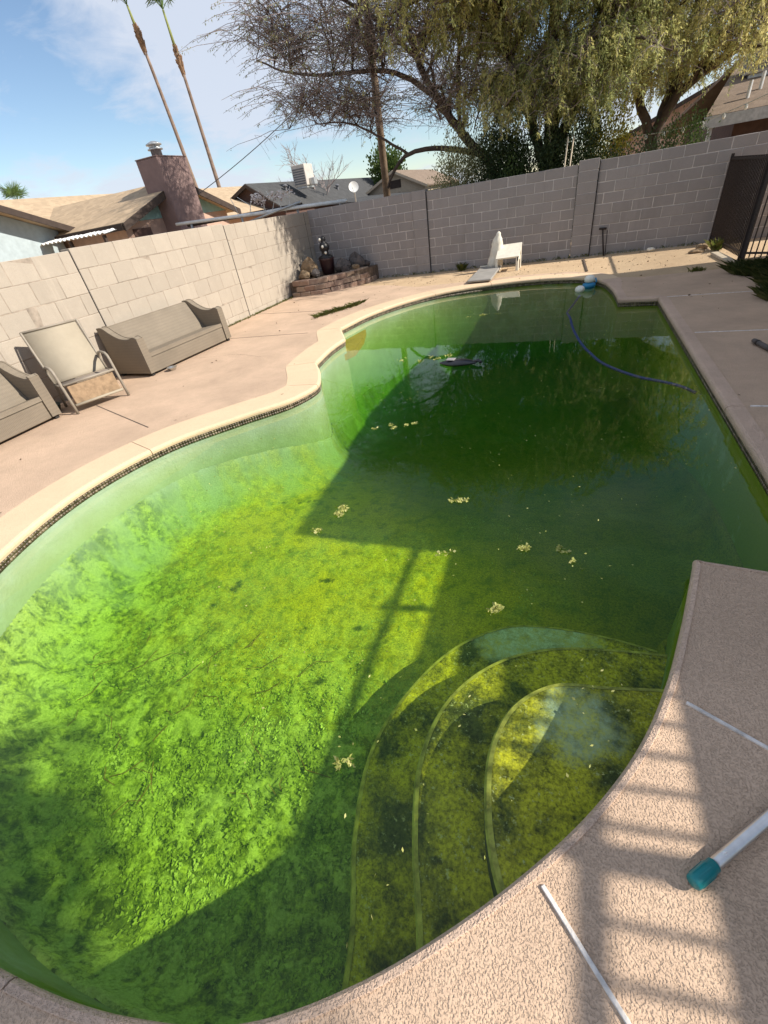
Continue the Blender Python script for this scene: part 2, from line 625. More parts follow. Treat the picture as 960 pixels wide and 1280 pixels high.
# ================================================================== POOL SHELL
def pool_mat(name, tone=0.0, step=False):
    t = NT(name); p = t.pos()
    alg = t.attr('algae'); flf = t.attr('fluff')
    if step:
        def spot(c, r):
            vm = t.n.new('ShaderNodeVectorMath'); vm.operation = 'DISTANCE'
            t.l.new(p, vm.inputs[0]); vm.inputs[1].default_value = c
            dd_ = t.math('ADD', vm.outputs['Value'], t.math('MULTIPLY_ADD', t.noise(5.0, 6, 0.75, p), 0.5, -0.25))
            return t.ramp(dd_, [(r * 0.55, 1.0), (r, 0.0)])
        bare = t.math('MAXIMUM', t.math('MAXIMUM', spot((-0.10, 1.95, -0.74), 0.32), spot((0.14, 2.01, -0.74), 0.30)), t.math('MULTIPLY', spot((0.24, 1.18, -0.30), 0.22), 0.55))
        spk = t.ramp(t.noise(60, 5, 0.75, p), [(0.30, 0.0), (0.58, 1.0)])
        spk2 = t.ramp(t.noise(21, 6, 0.8, p), [(0.47, 0.0), (0.60, 1.0)])
        blot = t.ramp(t.noise(3.2, 6, 0.72, p), [(0.43, 0.0), (0.60, 1.0)])
        clus = t.ramp(t.noise(6.5, 6, 0.75, p), [(0.42, 0.0), (0.58, 1.0)])
        base = t.mix(spk, t.mix(blot, (0.08, 0.085, 0.008), (0.028, 0.034, 0.008)), t.mix(blot, (0.58, 0.55, 0.035), (0.11, 0.13, 0.03)))
        base = t.mix(t.math('MULTIPLY', t.math('MULTIPLY', spk2, clus), 0.8), base, (0.03, 0.034, 0.008))
        base = t.mix(t.math('MULTIPLY', t.ramp(t.noise(40, 4, 0.8, p), [(0.57, 0.0), (0.66, 0.8)]), t.ramp(t.noise(5.0, 5, 0.7, p), [(0.45, 0.0), (0.6, 1.0)])), base, (0.52, 0.56, 0.30))
        plast = t.mix(t.math('MULTIPLY', spk, 0.55), (0.60, 0.78, 0.70), (0.16, 0.20, 0.10))
        cov = t.math('SUBTRACT', 1.0, t.math('MULTIPLY', bare, t.ramp(t.noise(16, 5, 0.8, p), [(0.40, 1.0), (0.62, 0.35)])))
        cc = t.mix(cov, plast, base)
    else:
        big = t.noise(1.1, 5, 0.6, p)
        mid = t.noise(21.0, 7, 0.78, p, 0.3)
        fine = t.noise(60, 5, 0.8, p)
        yel = t.mix(t.ramp(fine, [(0.36, 0), (0.62, 1)]), (0.32, 0.29, 0.010), (0.88, 0.76, 0.03))
        yel = t.mix(t.ramp(t.noise(7, 6, 0.75, p), [(0.48, 0.0), (0.62, 0.65)]), yel, (0.12, 0.17, 0.014))
        grn = t.mix(t.ramp(mid, [(0.40, 0), (0.50, 0.45), (0.62, 1)]), (0.06, 0.11, 0.012), (0.50, 0.64, 0.12))
        grn = t.mix(t.ramp(t.noise(2.6, 6, 0.7, p), [(0.5, 0), (0.66, 0.6)]), grn, (0.10, 0.16, 0.02))
        clump = t.noise(5.2, 9, 0.74, p, 0.6)
        grn = t.mix(t.ramp(clump, [(0.49, 0.0), (0.55, 0.75)]), grn, t.mix(t.ramp(fine, [(0.35, 0), (0.6, 1)]), (0.30, 0.42, 0.08), (0.60, 0.76, 0.26)))
        grn = t.mix(t.ramp(clump, [(0.40, 0.6), (0.45, 0.0)]), grn, (0.045, 0.085, 0.011))
        a = t.mix(flf, yel, grn)
        a = t.mix(t.ramp(big, [(0.5, 0.0), (0.75, 0.3)]), a, (0.16, 0.26, 0.025))
        plast = t.mix(t.ramp(fine, [(0.3, 0.25), (0.55, 0.0)]), (0.36, 0.47, 0.45), (0.22, 0.31, 0.20))
        a = t.mix(t.attr('deep'), a, t.mix(t.ramp(fine, [(0.35, 0), (0.65, 1)]), (0.05, 0.08, 0.010), (0.14, 0.18, 0.02)))  # deep-end algae tone, with the shaded region's darkness also put into the colour
        cc = t.mix(alg, plast, a)
        t.bump(t.math('ADD', t.math('MULTIPLY', fine, 0.5), mid), 0.55, 0.025)
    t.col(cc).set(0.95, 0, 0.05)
    return t.m

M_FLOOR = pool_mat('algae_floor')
M_STEP = pool_mat('algae_step', step=True)
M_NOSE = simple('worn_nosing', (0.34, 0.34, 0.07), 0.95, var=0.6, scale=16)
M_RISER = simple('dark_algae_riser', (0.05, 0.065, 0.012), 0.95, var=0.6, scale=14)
M_PWALL = NT('pool_plaster_wall')
_t = M_PWALL; _p = _t.pos(); _sx = _t.n.new('ShaderNodeSeparateXYZ'); _t.l.new(_p, _sx.inputs[0])
_wl = _t.ramp(_t.math('ADD', _sx.outputs['X'], _t.math('MULTIPLY', _t.noise(2.2, 5, 0.6, _p), 0.8)), [(0, 1), (1, 1)])
_al = _t.math('MULTIPLY', _t.ramp(_t.noise(2.5, 6, 0.7, _p), [(0.35, 0.45), (0.6, 1.0)]),
              _t.math('MULTIPLY_ADD', _sx.outputs['X'], 0.22, 1.25))
_nd = _t.n.new('ShaderNodeClamp'); _t.l.new(_al, _nd.inputs[0])
_c = _t.mix(_nd.outputs[0], (0.42, 0.54, 0.46), (0.20, 0.26, 0.03))
_t.col(_c).set(0.9, 0, 0.1); _t.bump(_t.noise(30, 5, 0.7, _p), 0.4, 0.02)
M_PWALL = M_PWALL.m

WATER_Z = -0.10
shell = bpy.data.objects.new('pool_shell', None)
COL.objects.link(shell)
tag(shell, kind='structure')

o0 = offset(0.022)
vs = [(x, y, -0.045) for x, y in o0] + [(x, y, -2.6) for x, y in o0]
MB().add(vs, [f[::-1] if _area > 0 else f for f in ring_faces(NPO, 0, NPO)]).build('pool_wall', M_PWALL, shell, fix=False)

def seg_dist(X, Y):
    """distance of points to outline and inside flag (numpy, chunked)"""
    n = X.size; D = np.empty(n); I = np.zeros(n, bool)
    A = PO; B = np.roll(PO, -1, 0); AB = B - A; L2 = np.sum(AB**2, 1)
    for s in range(0, n, 4000):
        px, py = X[s:s+4000, None], Y[s:s+4000, None]
        t = np.clip(((px - A[:, 0]) * AB[:, 0] + (py - A[:, 1]) * AB[:, 1]) / L2, 0, 1)
        dx_ = px - (A[:, 0] + t * AB[:, 0]); dy_ = py - (A[:, 1] + t * AB[:, 1])
        D[s:s+4000] = np.sqrt(np.min(dx_**2 + dy_**2, 1))
        cond = (A[:, 1] > py) != (B[:, 1] > py)
        with np.errstate(divide='ignore', invalid='ignore'):
            xin = (B[:, 0] - A[:, 0]) * (py - A[:, 1]) / (B[:, 1] - A[:, 1]) + A[:, 0]
        I[s:s+4000] = (np.sum(cond & (px < xin), 1) % 2) == 1
    return D, I

# pool floor: height field with a dished edge and a soft growth of algae
ys = [-0.36]
while ys[-1] < 10.6:
    ys.append(ys[-1] + 0.016 + 0.0035 * max(0, ys[-1]))
ys = np.array(ys)
xs = np.arange(-4.1, 1.40, 0.021)
X, Y = np.meshgrid(xs, ys)
D, I = seg_dist(X.ravel(), Y.ravel())
D = D.reshape(X.shape); I = I.reshape(X.shape)
sd = np.where(I, D, -D)
dep = 1.0 + 0.95 * sstep(3.0, 7.6, Y)
Rc = 0.34 + 0.22 * sstep(-1.8, -3.2, X)
u = np.clip(1 - sd / Rc, 0, 1)
cove = Rc * (1 - np.sqrt(np.clip(1 - u * u, 0, 1)))
_fn = fbm(X * 0.9, Y * 0.9, 4, 5) - 0.5
flc = sstep(3.1, 0.7, Y + 2.2 * _fn + 0.35 * (X + 2))
fl = flc * sstep(0.0, 0.16, sd)
fl = np.maximum(fl, 0.35 * sstep(0.5, 0.62, fbm(X * 2.0 + 3, Y * 2.0, 4, 15)) * sstep(6.0, 2.0, Y)) * sstep(-0.35, -0.05, Y)
rid = fbm(X * 9, Y * 9, 4, 21)
rid2 = 1 - np.abs(2 * fbm(X * 5, Y * 5, 4, 33) - 1)
Z = -dep + cove + 0.010 * (fbm(X * 20, Y * 20, 3, 2) - 0.5)
Z = Z + fl * (0.045 * (rid - 0.45) + 0.03 * (rid2 - 0.6) + 0.035 * (fbm(X * 30, Y * 30, 2, 8) - 0.5))
_edge = 0.9 * sstep(0.52, -0.05, sd + 0.7 * (fbm(X * 2.4, Y * 2.4, 4, 9) - 0.5)) * sstep(-1.5, -2.9, X) * (0.30 + 0.70 * sstep(0.4, 1.8, Y))
_mot = np.clip(0.5 * sstep(0.42, 0.6, fbm(X * 3.1, Y * 3.1, 5, 29)) + sstep(0.45, 0.60, fbm(X * 11, Y * 11, 4, 19)) * (0.45 + 0.5 * sstep(0.1, 0.5, sd)), 0, 1)
algae = np.clip(1.0 - _edge * (0.55 + 0.45 * sstep(0.9, 2.2, Y)) * (1 - 0.75 * _mot), 0.0, 1)
algae = np.clip(algae - 0.10 * sstep(0.58, 0.7, fbm(X * 1.3 + 4, Y * 1.3, 4, 14)), 0.0, 1)
keep = sd > -0.035
F_, used = [], None
q = keep[:-1, :-1] & keep[1:, :-1] & keep[:-1, 1:] & keep[1:, 1:]
idx = np.arange(X.size).reshape(X.shape)
Fq = np.stack([idx[:-1, :-1][q], idx[:-1, 1:][q], idx[1:, 1:][q], idx[1:, :-1][q]], 1)
uq, inv = np.unique(Fq, return_inverse=True)
Vq = np.stack([X.ravel()[uq], Y.ravel()[uq], Z.ravel()[uq]], 1)
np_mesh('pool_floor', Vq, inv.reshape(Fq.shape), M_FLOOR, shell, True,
        {'algae': algae.ravel()[uq], 'fluff': np.clip(np.maximum(flc, fl) + 0.5 * sstep(0.45, 0.1, sd) * sstep(-2.2, -3.2, X), 0, 1).ravel()[uq], 'deep': (sstep(1.9, 4.3, Y + 0.9 * (X + 1.0) + 1.2 * (fbm(X * 0.8, Y * 0.8, 3, 44) - 0.5)) * 0.85).ravel()[uq]})  # darkens the shaded side as well as the deep end; shade is painted in

# curved entry steps
def pstep(curve, close, z, zb):
    c = smooth_path(curve, 0.04)
    poly = [tuple(p) for p in c] + close
    n = len(c)
    mb = MB()
    # tread (slightly domed nose), riser
    inner = []
    for i in range(n):
        a = c[max(0, i - 1)]; b = c[min(n - 1, i + 1)]
        t = (b - a) / (np.linalg.norm(b - a) + 1e-9)
        inner.append(c[i] + np.array([-t[1], t[0]]) * 0.03)
    ctr = np.array(close).mean(0)
    if np.linalg.norm(inner[n // 2] - ctr) > np.linalg.norm(c[n // 2] - ctr):
        inner = [2 * c[i] - inner[i] for i in range(n)]
    ip = [tuple(p) for p in inner] + close
    tri = tessellate_polygon([[Vector((x, y, 0)) for x, y in ip]])
    mb.add([(x, y, z) for x, y in ip], [tuple(t) for t in tri])
    rows = [[(p[0], p[1], z) for p in inner], [(inner[i][0]*0.35+c[i][0]*0.65, inner[i][1]*0.35+c[i][1]*0.65, z - 0.006) for i in range(n)],
            [(p[0], p[1], z - 0.03) for p in c], [(p[0], p[1], zb) for p in c]]
    for r0, r1 in zip(rows[:3], rows[1:3]):
        mb.add(r0 + r1, [(i, i + 1, n + i + 1, n + i) for i in range(n - 1)])
    o = mb.build('pool_step', M_STEP, shell, fix=True)
    rim = []
    for k_, (w_, dz_) in enumerate(((0.0, 0.0035), (0.65, -0.003), (1.0, -0.026))):
        rim.append([(inner[i][0] * (1 - w_) + c[i][0] * w_, inner[i][1] * (1 - w_) + c[i][1] * w_, z + dz_) for i in range(n)])
    rb_ = MB()
    for r0, r1 in zip(rim, rim[1:]):
        rb_.add(r0 + r1, [(i, i + 1, n + i + 1, n + i) for i in range(n - 1)])
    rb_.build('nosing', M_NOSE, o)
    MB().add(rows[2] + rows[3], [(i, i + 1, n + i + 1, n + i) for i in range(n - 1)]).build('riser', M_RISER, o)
    return o

_cl = [(0.15, 0.35), (0.55, 0.75), (0.85, 1.3), (0.95, 1.7)]
pstep([(0.72, 1.47), (0.379, 1.40), (0.123, 1.345), (-0.054, 1.178), (-0.129, 0.959), (-0.118, 0.727), (-0.087, 0.592), (-0.02, 0.44), (0.04, 0.36)], _cl, -0.30, -0.6)
pstep([(0.80, 1.84), (0.45, 1.80), (0.126, 1.728), (-0.178, 1.555), (-0.402, 1.26), (-0.474, 0.886), (-0.409, 0.558), (-0.30, 0.25), (-0.26, 0.10)], [(-0.1, 0.1)] + _cl, -0.52, -0.8)
pstep([(0.88, 2.0), (0.522, 2.06), (0.182, 2.071), (-0.129, 2.019), (-0.425, 1.81), (-0.696, 1.369), (-0.803, 0.934), (-0.742, 0.555), (-0.6, 0.16), (-0.56, -0.1)], [(-0.3, -0.08)] + _cl, -0.74, -1.15)
# ledge in the notch on the left
_lm = simple('olive_ledge', (0.33, 0.26, 0.03), 0.9, var=0.2, scale=10)
MB().prism([(-3.85, 7.5), (-3.66, 8.35), (-3.42, 7.6), (-3.30, 6.9), (-3.40, 6.62), (-3.6, 6.6)], -0.34, -0.24).build('ledge', _lm, shell)

# waterline tiles
M_TILE = NT('waterline_tile')
_t = M_TILE; _p = _t.pos()
_vc = _t.voro(36.0, _p, out='Color')
_sep = _t.n.new('ShaderNodeSeparateColor'); _t.l.new(_vc, _sep.inputs[0])
_t.col(_t.ramp(_sep.outputs[0], [(0.0, (0.05, 0.036, 0.022)), (0.45, (0.13, 0.095, 0.06)), (0.8, (0.24, 0.19, 0.125)), (1.0, (0.08, 0.065, 0.05))])).set(0.35, 0, 0.5)
M_TILE = M_TILE.m
mb = MB()
_cum = np.concatenate([[0], np.cumsum(np.linalg.norm(np.roll(PO, -1, 0) - PO, axis=1))])
_tot = _cum[-1]; TS = 0.030
ntile = int(_tot / TS)
tv, tf = [], []
for k in range(ntile):
    s0, s1 = k * TS + 0.002, (k + 1) * TS - 0.002
    pp = []
    for s in (s0, s1):
        i = min(int(np.searchsorted(_cum, s, 'right') - 1), NPO - 1)
        f_ = (s - _cum[i]) / (_cum[i + 1] - _cum[i])
        j = (i + 1) % NPO
        nn = NRM[i] * (1 - f_) + NRM[j] * f_
        pp.append((PO[i] * (1 - f_) + PO[j] * f_, nn))
    for r in range(2):
        zt = -0.057 - r * TS; zb = zt - TS + 0.004
        b = len(tv)
        for d in (0.012, 0.023):
            for (p, nn) in pp:
                for z in (zt, zb):
                    q_ = p + nn * d
                    tv.append((q_[0], q_[1], z))
        # 0:p0 top front,1:p0 bot,2:p1 top,3:p1 bot ; 4..7 back
        tf += [(b, b+1, b+3, b+2), (b, b+2, b+6, b+4), (b+1, b+5, b+7, b+3), (b, b+4, b+5, b+1), (b+2, b+3, b+7, b+6)]
o = np_mesh('tile_band', tv, tf, M_TILE, shell)
o['kind'] = 'stuff'

# water body
M_WATER = NT('green_water')
_t = M_WATER
_t.n.remove(_t.b)
_tr = _t.n.new('ShaderNodeBsdfTransparent')
_gl = _t.n.new('ShaderNodeBsdfGlossy'); _gl.inputs['Roughness'].default_value = 0.0
_mx = _t.n.new('ShaderNodeMixShader')
_bp = _t.n.new('ShaderNodeBump'); _bp.inputs['Strength'].default_value = 0.03; _bp.inputs['Distance'].default_value = 0.01
_t.l.new(_t.noise(7.0, 3, 0.5, _t.pos()), _bp.inputs['Height'])
_t.l.new(_bp.outputs[0], _gl.inputs['Normal'])
_ge = _t.n.new('ShaderNodeNewGeometry')
_dt = _t.n.new('ShaderNodeVectorMath'); _dt.operation = 'DOT_PRODUCT'
_t.l.new(_ge.outputs['Incoming'], _dt.inputs[0]); _t.l.new(_ge.outputs['Normal'], _dt.inputs[1])
_cc = _t.math('ABSOLUTE', _dt.outputs['Value'])                                # exact dielectric reflectance of water, same from both sides
_gg = _t.math('SQRT', _t.math('ADD', _t.math('MULTIPLY', _cc, _cc), 1.33 ** 2 - 1))
_gm, _gp = _t.math('SUBTRACT', _gg, _cc), _t.math('ADD', _gg, _cc)
_f1 = _t.math('POWER', _t.math('DIVIDE', _gm, _gp), 2.0)
_f2 = _t.math('DIVIDE', _t.math('SUBTRACT', _t.math('MULTIPLY', _cc, _gp), 1.0), _t.math('ADD', _t.math('MULTIPLY', _cc, _gm), 1.0))
_fz = _t.math('MULTIPLY', _t.math('MULTIPLY', _f1, 0.5), _t.math('ADD', _t.math('MULTIPLY', _f2, _f2), 1.0))
_t.l.new(_fz, _mx.inputs[0]); _t.l.new(_tr.outputs[0], _mx.inputs[1]); _t.l.new(_gl.outputs[0], _mx.inputs[2])
_t.l.new(_mx.outputs[0], _t.out.inputs['Surface'])
_va = _t.n.new('ShaderNodeVolumeAbsorption'); _va.inputs['Color'].default_value = (0.70, 0.86, 0.34, 1); _va.inputs['Density'].default_value = 1.05
_vs = _t.n.new('ShaderNodeVolumeScatter'); _vs.inputs['Color'].default_value = (0.15, 0.66, 0.46, 1); _vs.inputs['Density'].default_value = 0.05
_vs.inputs['Anisotropy'].default_value = 0.3
_ad = _t.n.new('ShaderNodeAddShader'); _t.l.new(_va.outputs[0], _ad.inputs[0]); _t.l.new(_vs.outputs[0], _ad.inputs[1])
_t.l.new(_ad.outputs[0], _t.out.inputs['Volume'])
M_WATER = _t.m
ow = offset(0.030)[::2]
nw = len(ow)
tri = tessellate_polygon([[Vector((x, y, 0)) for x, y in ow]])
vs = [(x, y, WATER_Z) for x, y in ow] + [(x, y, -3.0) for x, y in ow]
fs = [tuple(t) for t in tri] + [tuple(nw + i for i in t[::-1]) for t in tri] + ring_faces(nw, 0, nw)
water = MB().add(vs, fs).build('water', M_WATER)
tag(water, kind='structure')

# ================================================================== BLOCK WALLS
def block_mat(name, c, rnd=0.16):
    t = NT(name); p = t.pos()
    rr = t.rnd()
    cc = t.mix(t.ramp(rr, [(0, 0.0), (1, 1.0)]), c, tuple(k * (1 - rnd) for k in c))
    cc = t.mix(t.ramp(t.noise(0.8, 6, 0.65, p), [(0.45, 0), (0.75, 0.35)]), cc, tuple(k * 0.72 for k in c))
    cc = t.mix(t.ramp(t.noise(7, 5, 0.7, p), [(0.5, 0), (0.8, 0.4)]), cc, tuple(k * 1.12 for k in c))
    cc = t.mix(t.ramp(t.noise(120, 3, 0.7, p), [(0.3, 0.4), (0.5, 0)]), cc, tuple(k * 0.6 for k in c))
    mp = t.n.new('ShaderNodeMapping'); mp.inputs['Scale'].default_value = (1, 1, 0.16); t.l.new(p, mp.inputs['Vector'])
    cc = t.mix(t.ramp(t.noise(3.2, 6, 0.7, mp.outputs[0]), [(0.52, 0), (0.75, 0.45)]), cc, tuple(k * 0.68 for k in c))
    cc = t.mix(t.ramp(t.noise(2.1, 7, 0.75, mp.outputs[0]), [(0.60, 0), (0.78, 0.5)]), cc, tuple(min(0.8, k * 1.35) for k in c))
    t.col(cc).set(0.95, 0, 0.15)
    t.bump(t.math('ADD', t.noise(130, 4, 0.7, p), t.noise(25, 3, 0.6, p)), 0.45, 0.006)
    return t.m

M_BLK_L = block_mat('painted_block', (0.42, 0.365, 0.30), 0.12)
M_BLK_B = block_mat('grey_block', (0.32, 0.295, 0.285), 0.13)
M_MORT_L = simple('mortar_light', (0.30, 0.25, 0.20), 0.95, var=0.3, scale=9, bump=0.5, bscale=70)
M_MORT_B = simple('mortar_grey', (0.52, 0.485, 0.465), 0.95, var=0.2, scale=9, bump=0.5, bscale=70)
M_BLACKJ = simple('joint_black', (0.03, 0.028, 0.026), 0.9)


def block_meshes(w, d, h, tagname, mat, b=0.006, n=4):
    out = []
    for k in range(n):
        m = MB().cbox(0, 0, 0, w, d, h, b)
        m.v = [(x + random.uniform(-.0015, .0015), y + random.uniform(-.002, .002), z + random.uniform(-.0015, .0015)) for x, y, z in m.v]
        me = m.mesh(tagname); m.fixn(me)
        me.materials.append(mat)
        out.append(me)
    return out


_mesh_cache = {}
def put_block(parent, mat, x, y, z, w, d, h, rz):
    """one block: shared meshes for whole ones, its own for cut ones"""
    key = (round(w, 3), round(d, 3), round(h, 3), mat.name)
    if key not in _mesh_cache:
        _mesh_cache[key] = block_meshes(w, d, h, 'block', mat, 0.006, 4 if w > 0.36 else 2)
    o = bpy.data.objects.new('block', random.choice(_mesh_cache[key]))
    COL.objects.link(o)
    o.parent = parent
    o.location = (x, y, z)
    o.rotation_euler = (0, 0, rz)
    return o


def wall_run(parent, mat, s0, s1, top, bw, ch, d, place, gap, seed, bottom=-0.04):
    """courses of running bond between s0 and s1 along the wall; place(s, z, w, h)"""
    rnd = random.Random(seed)
    r = 0
    z1 = top
    while z1 > bottom + 0.02:
        z0 = max(z1 - ch, bottom)
        off = (r % 2) * bw / 2 + 0.11 * bw
        s = s0 - off
        while s < s1 - 0.01:
            a, b = max(s, s0), min(s + bw, s1)
            if b - a > 0.03:
                place(a + gap / 2, z0 + gap / 2, b - a - gap, z1 - z0 - gap, rnd.uniform(-0.003, 0.003))
            s += bw
        z1 = z0
        r += 1

# ---- left wall: face at x=-6.95, runs along y
WL = thing('block_wall', 'tan concrete block wall behind the wicker furniture on the left', 'wall', (-6.95, 1.0, 0))
wl_parts = [(1.0, 5.395, 1.815), (5.41, 9.165, 1.845), (9.18, 12.80, 1.815), (12.815, 13.22, 1.815)]
for k, (a, b, top) in enumerate(wl_parts):
    def pl(s, z, w, h, j):
        # block's local x along -y direction so that its face looks to +x
        put_block(WL, M_BLK_L, 0.0 + j - 0.19, s - 1.0 + w, z, w, 0.19, h, -math.pi / 2)
    wall_run(WL, M_BLK_L, a, b, top, 0.4255, 0.2865, 0.19, pl, 0.006, 100 + k)
    MB().box(-0.17, a - 1.0 + 0.004, -0.1, -0.004, b - 1.0 - 0.004, top - 0.01).build('mortar', M_MORT_L, WL)
for y in (5.4025, 9.1725, 12.8075):
    MB().box(-0.16, y - 1.0 - 0.0062, -0.05, -0.002, y - 1.0 + 0.0062, 1.80).build('control_joint', M_BLACKJ, WL)

# ---- back wall: face at y=13.03, runs along x
WB = thing('block_wall', 'grey concrete block wall across the far end of the yard', 'wall', (-6.95, 13.03, 0))
bk = [(-6.95, -3.885, 1.835), (-3.505, 0.035, 1.80), (0.465, 6.2, 1.815)]
for k, (a, b, top) in enumerate(bk):
    def pl(s, z, w, h, j):
        put_block(WB, M_BLK_B, s + 6.95, j, z, w, 0.19, h, 0)
    wall_run(WB, M_BLK_B, a, b, top, 0.4105, 0.2045, 0.19, pl, 0.012, 200 + k)
    MB().box(a + 6.95 + 0.004, 0.006, -0.1, b + 6.95 - 0.004, 0.17, top - 0.008).build('mortar', M_MORT_B, WB)
for a, b, top in ((-3.88, -3.51, 1.84), (0.04, 0.455, 1.86)):
    z1 = top
    while z1 > -0.02:
        z0 = max(z1 - 0.2045, -0.04)
        put_block(WB, M_BLK_B, a + 6.95, -0.045 + random.uniform(-.002, .002), z0 + 0.004, b - a, 0.30, z1 - z0 - 0.009, 0)
        z1 = z0
    MB().box(a + 6.95 + 0.012, -0.038, -0.1, b + 6.95 - 0.012, 0.22, top - 0.012).build('mortar', M_MORT_B, WB)
MB().box(-3.505 + 6.95, -0.02, -0.05, -3.490 + 6.95, 0.15, 1.79).build('control_joint', M_BLACKJ, WB)
MB().box(0.458 + 6.95, -0.03, -0.05, 0.474 + 6.95, 0.15, 1.80).build('control_joint', M_BLACKJ, WB)

# ================================================================== THE HOUSE WHOSE SHADOW LIES ON THE POOL (beyond the right edge)
M_STUCCO = simple('stucco', (0.50, 0.40, 0.31), 0.95, var=0.1, scale=3, bump=0.5, bscale=80)
M_TRIM = simple('trim_brown', (0.12, 0.085, 0.06), 0.7)
M_GLASS = simple('window_glass', (0.03, 0.035, 0.04), 0.08, var=0.1, spec=0.6)
M_RAIL = simple('rail_iron', (0.02, 0.02, 0.02), 0.5)
HS = thing('house', 'flat roofed stucco house shading the right side of the pool', 'house', (3.8, 0, 0))
MB().box(0, 3.93, -0.1, 8, 10.92, 3.6).build('wall', M_STUCCO, HS)
MB().box(0.03, -4.5, -0.1, 1.6, 3.925, 2.40).build('wall', M_STUCCO, HS)
MB().box(-0.02, 3.91, 3.6, 8.02, 10.94, 3.63).build('parapet_cap', M_TRIM, HS)
def win(y0, y1, z0, z1):
    w = MB().box(-0.04, y0, z0, 0.06, y1, z0 + 0.05).box(-0.04, y0, z1 - 0.05, 0.06, y1, z1).box(-0.04, y0, z0 + 0.05, 0.06, y0 + 0.05, z1 - 0.05) \
        .box(-0.04, y1 - 0.05, z0 + 0.05, 0.06, y1, z1 - 0.05).build('window', M_TRIM, HS)
    MB().box(-0.01, y0 + 0.05, z0 + 0.05, 0.02, y1 - 0.05, z1 - 0.05).build('pane', M_GLASS, w)
win(5.0, 6.4, 1.0, 2.1); win(8.4, 9.8, 1.0, 2.1); win(-2.4, -0.9, 1.0, 2.1)
dr = MB().box(-0.03, 0.4, 0.0, 0.08, 2.2, 2.08).build('door', M_TRIM, HS)
MB().box(-0.045, 0.5, 0.1, 0.0, 1.27, 1.98).box(-0.045, 1.33, 0.1, 0.0, 2.1, 1.98).build('pane', M_GLASS, dr)
rl = MB().box(0.015, -4.5, 2.62, 0.055, 3.9, 2.665).build('top_rail', M_RAIL, HS)
y = -4.4
while y < 1.85:
    o = MB().box(0.025, y - 0.011, 2.395, 0.045, y + 0.011, 2.622).build('baluster', M_RAIL, HS)
    y += 0.125
for y in (-2.5, -0.68, 1.14, 2.96):
    MB().box(0.0, y - 0.03, 2.395, 0.07, y + 0.03, 2.70).build('post', M_RAIL, HS)

# ================================================================== IRON FENCE
M_IRON = simple('black_iron', (0.030, 0.022, 0.020), 0.55, var=0.3, scale=40)
FN = thing('iron_fence', 'black iron fence of close upright bars at the right end of the block wall', 'fence', (2.92, 13.0, 0))
def fence_panel(a, b, h, sp, post_b=True):
    a, b = Vector((*a, 0)), Vector((*b, 0)); d = b - a; L = d.length; ang = math.atan2(d.y, d.x)
    Mx = Matrix.Translation(a) @ Matrix.Rotation(ang, 4, 'Z')
    for z in (0.10, h - 0.04):
        MB().box(0.02, -0.014, z - 0.016, L - 0.02, 0.014, z + 0.016, Mx).build('rail', M_IRON, FN)
    s = sp
    bar = MB().box(-0.0085, -0.0085, 0.03, 0.0085, 0.0085, h).mesh('bar'); bar.materials.append(M_IRON)
    while s < L - 0.03:
        o = bpy.data.objects.new('bar', bar); COL.objects.link(o); o.parent = FN
        p = Mx @ Vector((s, 0.0, 0)); o.location = p; o.rotation_euler = (0, 0, ang)
        s += sp
    MB().box(-0.024, -0.024, -0.05, 0.024, 0.024, h + 0.05, Mx).build('post', M_IRON, FN)
    if post_b: MB().box(L - 0.03, -0.03, -0.05, L + 0.03, 0.03, h + 0.06, Mx).build('post', M_IRON, FN)
fence_panel((0.0, -0.06), (0.0, -2.42), 1.49, 0.088)
fence_panel((0.035, -2.46), (0.86, -3.05), 1.49, 0.088, False)

# ================================================================== WICKER FURNITURE
def wicker(name, c):
    t = NT(name); p = t.coord()
    w1 = t.n.new('ShaderNodeTexWave'); w1.wave_type = 'BANDS'; w1.bands_direction = 'Z'; w1.inputs['Scale'].default_value = 26
    w2 = t.n.new('ShaderNodeTexWave'); w2.wave_type = 'BANDS'; w2.bands_direction = 'Y'; w2.inputs['Scale'].default_value = 18
    for w in (w1, w2):
        w.inputs['Distortion'].default_value = 0.6
        t.l.new(p, w.inputs['Vector'])
    h = t.math('MULTIPLY', w1.outputs['Fac'], w2.outputs['Fac'])
    n = t.noise(3.0, 5, 0.6, p)
    cc = t.mix(t.ramp(n, [(0.3, 0), (0.7, 1)]), c, tuple(k * 0.8 for k in c))
    cc = t.mix(t.ramp(h, [(0.1, 0.35), (0.4, 0.0)]), cc, tuple(k * 0.45 for k in c))
    w3 = t.n.new('ShaderNodeTexWave'); w3.wave_type = 'BANDS'; w3.bands_direction = 'Z'; w3.inputs['Scale'].default_value = 7; w3.inputs['Distortion'].default_value = 1.5; w3.inputs['Detail'].default_value = 3
    t.l.new(p, w3.inputs['Vector'])
    cc = t.mix(t.ramp(w3.outputs['Fac'], [(0.2, 0.25), (0.6, 0.0)]), cc, tuple(k * 0.6 for k in c))
    t.col(cc).set(0.7, 0, 0.3); t.bump(h, 0.6, 0.01)
    return t.m
M_WICK = wicker('wicker', (0.275, 0.228, 0.172))
M_DARKF = simple('furniture_foot', (0.03, 0.028, 0.026), 0.6)

